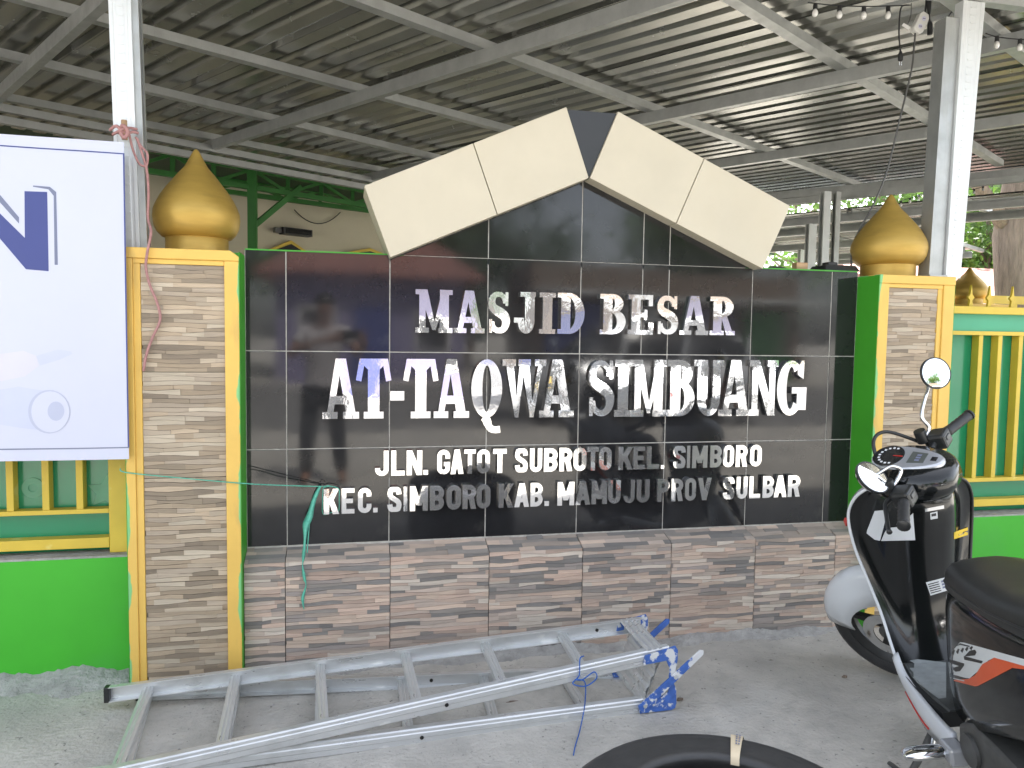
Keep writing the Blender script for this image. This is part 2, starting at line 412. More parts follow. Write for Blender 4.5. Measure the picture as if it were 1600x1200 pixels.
# ------------------------------------------------------------------ letters
def rect(x0, y0, x1, y1): return [(x0,y0),(x1,y0),(x1,y1),(x0,y1)]
def ring(cx, cy, rx, ry, ix, iy, a0, a1, n=20):
    out = []
    for k in range(n):
        t0 = radians(a0+(a1-a0)*k/n); t1 = radians(a0+(a1-a0)*(k+1)/n)
        out.append([(cx+rx*cos(t0), cy+ry*sin(t0)), (cx+rx*cos(t1), cy+ry*sin(t1)), (cx+ix*cos(t1), cy+iy*sin(t1)), (cx+ix*cos(t0), cy+iy*sin(t0))])
    return out
def stroke(pts, s):
    P = [Vector(p) for p in pts]; L = []; R_ = []
    for i, p in enumerate(P):
        d0 = (P[i]-P[i-1]).normalized() if i else (P[1]-P[0]).normalized()
        d1 = (P[i+1]-P[i]).normalized() if i < len(P)-1 else d0
        n0 = Vector((-d0.y, d0.x)); n1 = Vector((-d1.y, d1.x)); mm = (n0+n1).normalized(); k = s[i]/2/max(.35, mm.dot(n0)) if hasattr(s,'__len__') else s/2/max(.35, mm.dot(n0))
        L.append(p+mm*k); R_.append(p-mm*k)
    return [[tuple(L[i]), tuple(L[i+1]), tuple(R_[i+1]), tuple(R_[i])] for i in range(len(P)-1)]
def bez(p, n=10):
    out = []
    for k in range(n+1):
        t = k/n; u = 1-t
        out.append((u**3*p[0][0]+3*u*u*t*p[1][0]+3*u*t*t*p[2][0]+t**3*p[3][0], u**3*p[0][1]+3*u*u*t*p[1][1]+3*u*t*t*p[2][1]+t**3*p[3][1]))
    return out
def slabg(c, w, h, s, t):
    """slab-serif capitals"""
    if c == 'I': return [rect(w/2-s/2,0,w/2+s/2,h), rect(0,0,w,t), rect(0,h-t,w,h)]
    if c == 'M': return [rect(0,0,.36*w,t), rect(.62*w,0,w,t), rect(0,h-t,.26*w,h), rect(.74*w,h-t,w,h), rect(.10*w,0,.10*w+.62*s,h), rect(.9*w-.9*s,0,.9*w,h),
                         [(.08*w,h),(.32*w,h),(.56*w,.06*h),(.46*w,.06*h)], [(.92*w,h),(.72*w,h),(.46*w,.06*h),(.54*w,.06*h)]]
    if c == 'A': return [[(.36*w,h),(.54*w,h),(.27*w,0),(.10*w,0)], [(.40*w,h),(.64*w,h),(.93*w,0),(.66*w,0)], rect(.25*w,.24*h,.78*w,.38*h), rect(0,0,.41*w,t), rect(.56*w,0,w,t)]
    if c == 'S':
        top = bez([(.80*w,.72*h),(.78*w,1.0*h),(.16*w,1.02*h),(.17*w,.72*h)]); mid = bez([(.17*w,.72*h),(.18*w,.50*h),(.84*w,.54*h),(.83*w,.28*h)]); bot = bez([(.83*w,.28*h),(.82*w,-.02*h),(.20*w,.0*h),(.18*w,.28*h)])
        pts = top+mid[1:]+bot[1:]; n = len(pts)
        th = [s*.50+s*.50*math.exp(-((i-n/2)/(n*.2))**2) for i in range(n)]
        pts = [(x, min(h-.03*h-th[i]*.32, max(.03*h+th[i]*.32, y))) for i, (x, y) in enumerate(pts)]
        return stroke(pts, th)+[rect(.79*w,.66*h,.92*w,.985*h), rect(.07*w,.015*h,.20*w,.34*h)]
    if c == 'J': return [rect(.52*w,.28*h,.52*w+s,h), rect(.30*w,h-t,w,h)]+ring(.52*w+s-.36*w-.02*w, .30*h, .38*w, .30*h, .38*w-s, .30*h-.13*h, -180, 0)+[rect(.0*w+.02*w, .26*h, .02*w+s*1.05, .38*h)]
    if c == 'D': return [rect(.13*w,0,.13*w+s,h), rect(0,0,.45*w,t), rect(0,h-t,.45*w,h)]+ring(.42*w,h/2,.58*w,h/2,.58*w-s,h/2-t,-90,90)
    if c in 'BPR':
        o = [rect(.13*w,0,.13*w+s,h), rect(0,h-t,.5*w,h)]
        ym = .52*h if c == 'B' else .46*h
        rt = .90 if c == 'B' else .92
        o += ring(.48*w,(h+ym)/2,(rt-.48)*w,(h-ym)/2,(rt-.48)*w-s*.95,(h-ym)/2-t*.9,-90,90)+[rect(.13*w,ym,.5*w,ym+t*.9)]
        if c == 'B': o += [rect(0,0,.5*w,t)]+ring(.48*w,(ym+t*.9)/2,.52*w,(ym+t*.9)/2,.52*w-s,(ym+t*.9)/2-t*.9,-90,90)
        if c == 'R': o += [rect(0,0,.13*w+s+.1*w,t), [(.42*w,ym+t*.5),(.66*w,ym+t*.5),(.94*w,0),(.66*w,0)], rect(.66*w,0,w,t)]
        return o
    if c == 'E': return [rect(.13*w,0,.13*w+s,h), rect(0,0,.95*w,t), rect(0,h-t,.93*w,h), rect(.3*w,h/2-t/2,.72*w,h/2+t/2), rect(.80*w,0,.97*w,.30*h), rect(.78*w,.72*h,.94*w,h), rect(.62*w,h/2-.13*h,.73*w,h/2+.13*h)]
    if c == 'T': return [rect(w/2-s/2,0,w/2+s/2,h), rect(.22*w,0,.78*w,t), rect(.10*w,h-t*1.1,.90*w,h), [(.10*w,h),(.24*w,h),(.22*w,h-t*1.3),(.15*w,.62*h),(0,.64*h)], [(.90*w,h),(.76*w,h),(.78*w,h-t*1.3),(.85*w,.62*h),(w,.64*h)],
                         [(.22*w,h-t),(.5*w-s/2,h-t),(.5*w-s/2,.62*h),(.40*w,.78*h)][:4], [(.78*w,h-t),(.5*w+s/2,h-t),(.5*w+s/2,.62*h),(.60*w,.78*h)]]
    if c == '-': return [rect(0,.30*h,w,.46*h)]
    if c == 'Q': return ring(w/2,h/2,w/2,h/2,w/2-s,h/2-t*.9,0,360,36)+stroke(bez([(.40*w,.02*h),(.62*w,-.02*h),(.44*w,-.26*h),(.95*w,-.20*h)]), [s*.75]*5+[s*.62]*6)
    if c == 'W': return [[(.06*w,h),(.24*w,h),(.37*w,0),(.29*w,0)], [(.52*w,h),(.40*w,h),(.28*w,0),(.37*w,0)], [(.42*w,h),(.60*w,h),(.72*w,0),(.64*w,0)], [(.94*w,h),(.84*w,h),(.63*w,0),(.72*w,0)], rect(0,h-t,.30*w,h), rect(.36*w,h-t,.64*w,h), rect(.74*w,h-t,w,h)]
    if c == 'U': return [rect(.12*w,.30*h,.12*w+s,h), rect(.88*w-s*.75,.30*h,.88*w,h), rect(0,h-t,.44*w,h), rect(.62*w,h-t,w,h)]+ring(.5*w,.32*h,.38*w,.32*h,.38*w-s*.85,.32*h-t,-180,0)
    if c == 'N': return [rect(.10*w,0,.10*w+.6*s,h), rect(.90*w-.6*s,0,.90*w,h), [(.08*w,h),(.34*w,h),(.92*w,0),(.66*w,0)], rect(0,h-t,.3*w,h), rect(0,0,.36*w,t), rect(.62*w,h-t,w,h)]
    if c == 'G': return ring(.46*w,h/2,.46*w,h/2,.46*w-s,h/2-t,48,318,30)+[rect(.68*w,.10*h,.68*w+s,.46*h), rect(.50*w,.40*h,w,.40*h+t), [(.68*w,.74*h),(.88*w,.66*h),(.88*w,h),(.80*w,h),(.66*w,.86*h)]]
    return []
def sansg(c, w, h, s):
    r = min(w/2, .30*h)
    def rr(a0, a1, cx, cy): return ring(cx, cy, r, r, r-s, r-s, a0, a1, 10)
    if c == 'I': return [rect(0,0,w,h)]
    if c == '.': return [rect(0,0,w,w*1.05)]
    if c == 'L': return [rect(0,0,s,h), rect(0,0,w,s)]
    if c == 'E': return [rect(0,0,s,h), rect(0,0,w,s), rect(0,h-s,w,h), rect(0,h/2-s/2,.88*w,h/2+s/2)]
    if c == 'T': return [rect(w/2-s/2,0,w/2+s/2,h), rect(0,h-s,w,h)]
    if c == 'N': return [rect(0,0,s,h), rect(w-s,0,w,h), [(0,h),(s*1.05,h),(w,0),(w-s*1.05,0)]]
    if c == 'M': return [rect(0,0,s,h), rect(w-s,0,w,h), [(0,h),(s*1.05,h),(w/2+s*.5,.22*h),(w/2-s*.5,.22*h)], [(w,h),(w-s*1.05,h),(w/2-s*.5,.22*h),(w/2+s*.5,.22*h)]]
    if c == 'V': return [[(0,h),(s*1.05,h),(w/2+s*.5,0),(w/2-s*.5,0)], [(w,h),(w-s*1.05,h),(w/2-s*.5,0),(w/2+s*.5,0)]]
    if c == 'A': return [[(w/2-s*.55,h),(w/2+s*.5,h),(s*1.05,0),(0,0)], [(w/2-s*.5,h),(w/2+s*.55,h),(w,0),(w-s*1.05,0)], rect(.22*w,.20*h,.78*w,.20*h+s*.9)]
    if c == 'K': return [rect(0,0,s,h), [(w-s*1.15,h),(w,h),(s*1.1+.08*w,.36*h),(s*.6,.40*h),(s*.6,.52*h)], [(.32*w,.58*h),(.56*w,.66*h),(w,0),(w-s*1.2,0)]]
    if c == 'O': return rr(0,90,w-r,h-r)+rr(90,180,r,h-r)+rr(180,270,r,r)+rr(270,360,w-r,r)+[rect(0,r,s,h-r), rect(w-s,r,w,h-r), rect(r,0,w-r,s), rect(r,h-s,w-r,h)]
    if c == 'U': return rr(180,270,r,r)+rr(270,360,w-r,r)+[rect(0,r,s,h), rect(w-s,r,w,h), rect(r,0,w-r,s)]
    if c == 'J': return rr(180,270,r,r)+rr(270,360,w-r,r)+[rect(w-s,r,w,h), rect(r,0,w-r,s), rect(0,r-.001,s,r+.05*h)]
    if c == 'C': return rr(0,90,w-r,h-r)+rr(90,180,r,h-r)+rr(180,270,r,r)+rr(270,360,w-r,r)+[rect(0,r,s,h-r), rect(w-s,r-.001,w,.36*h), rect(w-s,.64*h,w,h-r+.001), rect(r,0,w-r,s), rect(r,h-s,w-r,h)]
    if c == 'G': return sansg('C', w, h, s)+[rect(w-s,r-.001,w,.50*h), rect(.52*w,.50*h-s*.9,w,.50*h)]
    if c == 'S':
        pts = bez([(w-s/2,.70*h),(w-s/2,1.06*h),(s/2,1.06*h),(s/2,.72*h)])+bez([(s/2,.72*h),(s/2,.50*h),(w-s/2,.52*h),(w-s/2,.28*h)])[1:]+bez([(w-s/2,.28*h),(w-s/2,-.06*h),(s/2,-.06*h),(s/2,.30*h)])[1:]
        return stroke([(x, min(h-s/2, max(s/2, y))) for x, y in pts], s)
    if c in 'BPR':
        ym = .50*h-s/2; rb = (h-ym)/2
        def bowl(y0, y1):
            q = (y1-y0)/2; q2 = min(q, w*.55)
            return ring(w-q2,(y0+y1)/2,q2,q,q2-s,q-s,-90,90,14)+[rect(0,y0,w-q2,y0+s), rect(0,y1-s,w-q2,y1)]
        o = [rect(0,0,s,h)]+bowl(ym, h)
        if c == 'B': o += bowl(0, ym+s)
        if c == 'R': o += [[(.42*w,ym+s*.5),(.42*w+s*1.1,ym+s*.5),(w,0),(w-s*1.1,0)]]
        return o
    return []
def union_mesh(polys, y0, y1, name):
    vs = []; fs = []
    for p in polys:
        ar = sum(p[i][0]*p[(i+1) % len(p)][1]-p[(i+1) % len(p)][0]*p[i][1] for i in range(len(p)))
        if abs(ar) < 1e-9: continue
        if ar < 0: p = p[::-1]
        fs.append(list(range(len(vs), len(vs)+len(p)))); vs += [Vector((a*10, b*10)) for a, b in p]
    V, E, Fc, ov, oe, of = delaunay_2d_cdt(vs, [], fs, 0, 1e-4)
    mb = MB(); n = len(V)
    mb.v = [(v.x/10, y0, v.y/10) for v in V]+[(v.x/10, y1, v.y/10) for v in V]
    ec = {}
    def inside(x, y):
        for p in polys:
            c = False; j = len(p)-1
            for i in range(len(p)):
                if (p[i][1] > y) != (p[j][1] > y) and x < (p[j][0]-p[i][0])*(y-p[i][1])/(p[j][1]-p[i][1])+p[i][0]: c = not c
                j = i
            if c: return True
        return False
    for f in Fc:
        g = sum((V[i] for i in f), Vector((0,0)))/len(f)/10
        if not inside(g.x, g.y): continue
        for i in range(len(f)):
            e = (f[i], f[(i+1) % len(f)]); ec[e] = 1
        mb.f.append(tuple(f)); mb.f.append(tuple(i+n for i in reversed(f)))
    for (a, b) in list(ec):
        if (b, a) not in ec: mb.f.append((b, a, a+n, b+n))
    mb.c = [None]*len(mb.f)
    return mb
def px_x(x, y): return onY(x, y, 0)[0]
def letter_line(spec, top, bot, serif):
    """spec: (char, left pixel, right pixel); top/bot: ((x,y),(x,y)) pixel lines of cap height and baseline"""
    (xa, ya), (xb, yb) = top; (xc, yc), (xd, yd) = bot
    for k, (c, a, b) in enumerate(spec):
        ty = ya+(yb-ya)*(a-xa)/(xb-xa); by = yc+(yd-yc)*(a-xc)/(xd-xc)
        zt = onY((a+b)/2, ty, 0)[2]; z0 = onY((a+b)/2, by, 0)[2]
        x0 = px_x(a, (ty+by)/2); x1 = px_x(b, (ty+by)/2); w = x1-x0; h = zt-z0
        P = slabg(c, w, h, h*(.235 if serif == 1 else .19), h*.115) if serif else sansg(c, w, h, min(h*.205, w*.36) if c not in 'I.' else w)
        if serif and c in 'IDBEJ': pass
        mb = union_mesh(P, -.020, -.001, 'letter')
        mb.v = [(p[0]-w/2, p[1], p[2]-h/2) for p in mb.v]
        o = mb.build('letter', 'steel_mirror', None, normals=False)
        o.location = (x0+w/2, -.002, z0+h/2)
        o.rotation_euler = (rnd.uniform(-.016,.016), 0, rnd.uniform(-.022,.022))
        put(o)
letter_line([('M',648.5,706),('A',708,756),('S',761,795),('J',801,835),('I',841,866),('D',869,911),('B',935,975),('E',979,1019),('S',1023,1057),('A',1059,1104),('R',1106,1145)],
            ((648,453),(1144,465)), ((648,520),(1144,524)), 1)
letter_line([('A',504,561),('T',556,611),('-',609,631),('T',629,684),('A',677,732),('Q',735,783),('W',783,851),('A',841,895),('S',916,958),('I',958,984),('M',983,1038),('B',1039,1082),('U',1081,1127),('A',1120,1170),('N',1167,1211),('G',1210,1256)],
            ((504,560),(1250,563)), ((504,653.5),(1250,648)), 2)
letter_line([('J',586,607),('L',611,632),('N',635,659),('.',661,668),('G',682,702),('A',703,723),('T',724,742),('O',744,764),('T',769,790),('S',803,823),('U',826,845),('B',848,869),('R',872,892),('O',894,914),('T',915,933),('O',934,953),('K',964,986),('E',987,1005),('L',1008,1027),('.',1030,1035),('S',1049,1068),('I',1070,1075),('M',1078,1102),('B',1106,1124),('O',1126,1143),('R',1146,1164),('O',1168,1186)],
            ((590,703),(1186,693.5)), ((590,742),(1186,727)), 0)
letter_line([('K',506,530),('E',534,554),('C',559,580),('.',583,590),('S',605,627),('I',630,636),('M',640,668),('B',671,693),('O',697,719),('R',722,743),('O',744,765),('K',778,801),('A',802,825),('B',827,846),('.',849,856),('M',869,895),('A',897,920),('M',922,946),('U',948,967),('J',972,989),('U',992,1012),('P',1024,1043),('R',1046,1064),('O',1067,1084),('V',1087,1108),('S',1126,1144),('U',1147,1164),('L',1167,1184),('B',1188,1205),('A',1205,1225),('R',1227,1246)],
            ((506,762),(1246,740.5)), ((506,801.5),(1246,774)), 0)

# ------------------------------------------------------------------ gate pillars
PT = 1.612
def pillar(x0, x1, sx0, sx1, rim_left, label, seed, wornx):
    p = thing('gate_pillar', label, 'pillar', ((x0+x1)/2, .05, 0), 'pillars at the ends of the sign wall')
    ym = M['yellow_paint'].copy(); M['yp%d' % seed] = ym
    N, L, b = nodes(ym)
    # worn edge where the older green coat shows
    tc = N.new('ShaderNodeTexCoord'); sp = N.new('ShaderNodeSeparateXYZ'); L.new(tc.outputs['Object'], sp.inputs[0])
    src = basecol(ym); prev = src
    nz = N.new('ShaderNodeTexNoise'); nz.inputs['Scale'].default_value = 14; nz.inputs['Detail'].default_value = 5; mp = N.new('ShaderNodeMapping'); mp.inputs['Scale'].default_value = (1,1,.35)
    L.new(tc.outputs['Object'], mp.inputs[0]); L.new(mp.outputs[0], nz.inputs['Vector'])
    for wx in wornx:
        d = N.new('ShaderNodeMath'); d.operation = 'SUBTRACT'; d.inputs[1].default_value = wx; L.new(sp.outputs[0], d.inputs[0])
        a = N.new('ShaderNodeMath'); a.operation = 'ABSOLUTE'; L.new(d.outputs[0], a.inputs[0])
        mr = N.new('ShaderNodeMapRange'); mr.inputs[1].default_value = .0; mr.inputs[2].default_value = .034; mr.inputs[3].default_value = .60; mr.inputs[4].default_value = .20; L.new(a.outputs[0], mr.inputs[0])
        ad = N.new('ShaderNodeMath'); ad.operation = 'ADD'; L.new(mr.outputs[0], ad.inputs[0]); L.new(nz.outputs['Fac'], ad.inputs[1])
        gt = N.new('ShaderNodeMapRange'); gt.inputs[1].default_value = .98; gt.inputs[2].default_value = 1.02; L.new(ad.outputs[0], gt.inputs[0])
        mx = N.new('ShaderNodeMix'); mx.data_type = 'RGBA'; L.new(gt.outputs[0], mx.inputs[0]); L.new(prev, mx.inputs[6]); mx.inputs[7].default_value = (.20,.52,.20,1)
        prev = mx.outputs[2]
    L.new(prev, b.inputs['Base Color'])
    W = lambda o: put(o, p)
    W(box('shaft', (x0+.002,-.115,0), (x1-.002,.25,PT-.004), 'green_paint'))
    W(box('side_face', (x0,-.1435,0), (x0+.0015,.251,PT-.003), 'green_paint')); W(box('side_face', (x1-.0015,-.1435,0), (x1,.251,PT-.003), 'green_paint'))
    fy = -.145
    r = .024
    lx = sx0-(r if rim_left else 0); rx = sx1+(0 if rim_left else r)
    zc = 1.556
    W(box('frame_stile', (x0+.0018,fy,0), (lx,-.113,zc+.018), ym, bevel=.003)); W(box('frame_stile', (rx,fy,0), (x1-.0018,-.113,zc+.018), ym, bevel=.003))
    if rim_left: W(box('frame_bead', (lx,fy+.007,0), (sx0,-.113,zc), ym, bevel=.002))
    else: W(box('frame_bead', (sx1,fy+.007,0), (rx,-.113,zc), ym, bevel=.002))
    W(box('frame_bead', (lx+.0005,fy+.005,zc), (rx-.0005,-.113,zc+.018), ym, bevel=.002))
    # cap with a broken chamfered corner
    c = .022
    poly = [(x0+.001,zc+.018),(x1-.001,zc+.018),(x1-.001,PT-(c if rim_left else 0)),(x1-(c*1.4 if rim_left else 0),PT),(x0+(0 if rim_left else 0),PT)]
    if not rim_left: poly = [(x0+.001,zc+.018),(x1-.001,zc+.018),(x1-.001,PT),(x0+.001,PT)]
    W(MB().prism(poly, fy-.003, .252, toY).build('cap', ym, None, bevel=.003))
    n = 4; dz = zc/n
    for k in range(n):
        W(strip_tile(sx0+.001, sx1-.001, k*dz+.0006, (k+1)*dz-.0006, fy+.013, .02, PAL_PIL, seed*20+k, rowh=.0160).build('stone_tile', 'strip_stone', None, attr=True, normals=False))
    return p
pillar(-.548, XL-.0005, -.490, -.205, True, 'yellow framed stone pillar left of the black sign, under the roped steel post', 1, [-.55, -.15])
pillar(XR+.0005, 2.930, 2.586, 2.846, False, 'yellow framed stone pillar right of the black sign, behind the scooter', 2, [2.535])

# ------------------------------------------------------------------ onion domes
def onion(loc, r, h, label, group='golden onion domes', seg=40):
    p = thing('onion_dome', label, 'dome', loc, group)
    k = r
    b = MB().lathe([(0,0),(.70*k,0),(.72*k,.004),(.72*k,.062*h/.39),(.70*k,.066*h/.39),(0,.066*h/.39)], seg).build('dome_neck', 'gold', p, smooth=True)
    z0 = .060*h/.39; H = h-z0
    prof = [(0,0),(.70,0),(.80,.012),(.90,.06),(.97,.13),(1.0,.225),(.985,.30),(.93,.37),(.83,.46),(.70,.55),(.55,.64),(.415,.72),(.275,.795),(.185,.87),(.115,.935),(.07,.975),(.03,.995),(0,1.0)]
    MB().lathe([(q*k, z0+z*H) for q, z in prof], seg).build('dome_bulb', 'gold', p, smooth='all')
    return p
onion((-.335,.07,PT-.001), .158, .405, 'golden onion dome on the left pillar beside the pink rope')
onion((2.728,.05,PT-.001), .166, .395, 'golden onion dome on the right pillar above the scooter')

# ------------------------------------------------------------------ fences
def zpx(x, y, Y): return onY(x, y, Y)[2]
def fence(side):
    if side == 'left':
        x0, x1, Y = -4.2, -.552, .03
        p = thing('fence_panel', 'yellow barred green fence behind the white banner, on a bright green base wall', 'fence', (x0/2+x1/2, Y, 0), 'fence panels beside the gate pillars')
        base = box('base_wall', (x0,-.03,0), (x1,.16,.462), 'bright_green_paint'); put(base, p)
        put(box('wall_top', (x0,-.028,.462), (x1,.16,.470), 'mortar'), p)
        zl0, zl1 = zpx(100,856,Y), zpx(100,840,Y); zm0, zm1 = zpx(100,802,Y), zpx(100,795,Y)
        top = 1.50
        sx = [px for px in (18,73.5,126.5)]
        bars = [onY(q,760,Y)[0] for q in sx]; pit = (bars[2]-bars[0])/2
        b = bars[0]-pit
        while b > x0+.1: bars.append(b); b -= pit
        xp = onY(182,770,Y)[0]
        put(box('end_post', (xp-.022,Y-.02,.470), (x1-.003,Y+.03,top), 'fence_yellow', bevel=.002), p)
        xr = xp-.0225
    else:
        x0, x1, Y = 2.934, 6.6, .06
        p = thing('fence_panel', 'yellow barred green fence to the right of the right pillar, behind the scooter', 'fence', (x0/2+x1/2, Y, 0), 'fence panels beside the gate pillars')
        put(box('base_wall', (x0,-.01,0), (x1,.18,.462), 'bright_green_paint'), p)
        put(box('wall_top', (x0,-.008,.462), (x1,.18,.470), 'mortar'), p)
        zl0, zl1 = zpx(1550,789,Y), zpx(1550,778,Y); zm0, zm1 = zpx(1550,751,Y), zpx(1550,745,Y)
        top = zpx(1550,480,Y)
        bars = [onY(q,640,Y)[0] for q in (1523,1553,1585)]; pit = (bars[2]-bars[0])/2
        b = bars[2]+pit
        while b < x1-.1: bars.append(b); b += pit
        xr = x1
        zt0, zt1 = zpx(1550,524,Y), zpx(1550,518,Y)
        put(box('frame_rail', (x0+.001,Y-.02,zt0), (x1,Y+.028,zt1), 'fence_yellow'), p)
        put(box('top_rail', (x0+.001,Y-.035,top-.036), (x1,Y+.06,top), 'fence_yellow', bevel=.002), p)
        put(box('top_band', (x0+.001,Y+.0,zt1), (x1,Y+.028,top-.036), 'pale_green_band'), p)
        for q in (1516,1545,1581):
            fx = onY(q,470,Y)[0]; w = .012
            pl = [(-w,0),(w,0),(w*.5,.03),(w*1.5,.045),(w*.5,.06),(.0,.105),(-w*.5,.06),(-w*1.5,.045),(-w*.5,.03)]
            put(MB().prism([(fx+a, top+z) for a, z in pl], Y-.006, Y+.006, toY).build('finial', 'fence_yellow', None), p)
    xa = x0+.001 if side == 'right' else x0
    put(box('bottom_rail', (xa,Y-.022,zl0), (xr,Y+.03,zl1), 'fence_yellow', bevel=.002), p)
    put(box('middle_rail', (xa,Y-.020,zm0), (xr,Y+.029,zm1), 'fence_yellow', bevel=.0015), p)
    zt = top if side == 'left' else zt0
    for b in bars:
        put(box('bar', (b-.012,Y-.016,zm1), (b+.012,Y+.028,zt-.0005), 'fence_yellow', bevel=.0015), p)
    put(box('green_sheet', (xa,Y+.0295,.4705), (xr,Y+.036,top-.04), 'green_sheet'), p)
    return p

fl = fence('left'); fence('right')
# faded star and rosette ornaments on the green sheet of the left fence
def star(cx, cz, r0, r1, n=5):
    return [(cx+(r0 if k % 2 == 0 else r1)*sin(pi*k/n+.1), cz+(r0 if k % 2 == 0 else r1)*cos(pi*k/n+.1)) for k in range(2*n)]
c = onY(166,768,.06); put(MB().prism(star(c[0], c[2], .068, .034), .0555, .0596, toY).build('star_ornament', 'pale_green', None), fl)
c = onY(52,762,.06)
put(MB().add(*(lambda n: ([(c[0]+.038*cos(2*pi*k/n), .0596, c[2]+.038*sin(2*pi*k/n)) for k in range(n)]+[(c[0]+.038*cos(2*pi*k/n), .0555, c[2]+.038*sin(2*pi*k/n)) for k in range(n)]+[(c[0]+.016*cos(2*pi*k/n), .0555, c[2]+.016*sin(2*pi*k/n)) for k in range(n)], [(k,(k+1)%n,n+(k+1)%n,n+k) for k in range(n)]+[(n+k,n+(k+1)%n,2*n+(k+1)%n,2*n+k) for k in range(n)]))(24)).build('rosette_ornament', 'pale_green', None), fl)

# mortar fillet along the foot of the walls
def fillet(x0, x1, y, w, h, seed):
    r = random.Random(seed); n = int((x1-x0)/.012); rows = []
    for i in range(n+1):
        x = x0+(x1-x0)*i/n; ww = w*(1+.35*sin(x*9+seed)+.2*sin(x*31))*r.uniform(.9,1.1); hh = h*(1+.3*sin(x*7+1)+.25*sin(x*23))*r.uniform(.88,1.12)
        rows.append([(x, y+.01, hh), (x, y-.003, hh), (x, y-ww*.4, hh*.55), (x, y-ww, .004), (x, y-ww-.02, -.01)])
    mb = MB(); mb.loft(rows, closed=False, caps=False)
    tag(mb.build('mortar_fillet', 'mortar', None, smooth='all'), 'rough mortar spill along the foot of the '+('sign wall' if x0 > -.3 else 'left fence wall' if x0 < -.6 else 'pillar'), kind='structure')
fillet(-.14, 2.53, YB, .05, .022, 1); fillet(-4.2, -.56, -.03, .09, .035, 2)
# ------------------------------------------------------------------ canopy
# roof grid turned against the gate: rafters run back-left, purlins back-right
RU = Vector((-.595,.804,0)).normalized()      # along rafters / corrugation
RV = Vector((.857,.515,0)).normalized()       # along purlins
canopy = thing('canopy', 'grey galvanised steel canopy with corrugated sheets over the gate', 'canopy', (0,0,2.9))
YEDGE = -1.1                                   # front eave, unseen; set forward of the lens to let sky light in
def cprofile(w, h, t=.004, lip=.016):
    """lipped channel, closed outline of the sheet metal, web at -w/2"""
    a, b = w/2, h/2
    return [(-a,-b),(a,-b),(a,-b+lip),(a-t,-b+lip),(a-t,-b+t),(-a+t,-b+t),(-a+t,b-t),(a-t,b-t),(a-t,b-lip),(a,b-lip),(a,b),(-a,b)]
def beam(p0, p1, w, h, name, m, parent, prof=None, roll=0.):
    p0 = Vector(p0); p1 = Vector(p1); d = p1-p0; Lg = d.length; x = d.normalized()
    up = Vector((0,0,1)) if abs(x.z) < .9 else Vector((0,-1,0))
    y = up.cross(x).normalized(); z = x.cross(y)
    pr = prof or cprofile(w, h)
    n = len(pr); mb = MB()
    mb.loft([[(q, a, b) for a, b in pr] for q in (0, Lg)], True, False)
    # end caps as the thin C outline are left open like real channel
    o = mb.build(name, m, None)
    mm = Matrix.Identity(4)
    for i in range(3):
        mm[i][0] = x[i]; mm[i][1] = y[i]; mm[i][2] = z[i]; mm[i][3] = p0[i]
    if roll: mm = mm @ Matrix.Rotation(roll, 4, 'X')
    par = parent
    o.parent = par; o.matrix_parent_inverse = Matrix.Translation(par.location).inverted(); o.matrix_basis = mm
    return o
def ext(a, b, z, back, fwd):
    a = onZ(*a, z); b = onZ(*b, z); a = Vector((a[0],a[1],z)); b = Vector((b[0],b[1],z)); d = (b-a).normalized()
    return a-d*back, b+d*fwd
def clip_front(p, q):
    # stop a member at the front eave
    if q.y < YEDGE+.05: q = p+(q-p)*((YEDGE+.05-p.y)/(q.y-p.y))
    if p.y < YEDGE+.05: p = q+(p-q)*((YEDGE+.05-q.y)/(p.y-q.y))
    return p, q
ZR, ZP, ZS = 2.83, 2.895, 2.955
# rafters (pixel pairs read at their mid height)
for a, b, bk, fw in (((330,228),(1025,3),.25,3.5), ((1000,188),(1487,85),3.3,3.2), ((1112,258),(1469,205),3.0,4.6), ((1202,307),(1465,282),2.6,5.6), ((30,120),(160,0),1.9,2.2)):
    p, q = ext(a, b, ZR, bk, fw); p, q = clip_front(p, q)
    beam(p, q, .045, .075, 'rafter', 'galv_embossed', canopy)
# purlins
for a, b, bk, fw in (((7,152),(592,265),4, 2.6), ((0,84),(600,227),4, 3.4), ((221,47),(792,202),3.2, 3.6), ((567,2),(1330,285),3.2,.55), ((1157,2),(1469,197),3,1.6), ((1440,-40),(1600,85),3.5,1.2)):
    p, q = ext(a, b, ZP, bk, fw); p, q = clip_front(p, q)
    beam(p, q, .06, .05, 'purlin', 'galv_embossed', canopy, roll=0)
# far eave: a doubled edge beam
for z, dy in ((2.80, 0), (2.73, .05)):
    p, q = ext((225,212),(574,280), 2.80, 6, 2.3)
    beam(p+Vector((0,dy,z-2.80)), q+Vector((0,dy,z-2.80)), .05, .05, 'eave_beam', 'galvanised', canopy)
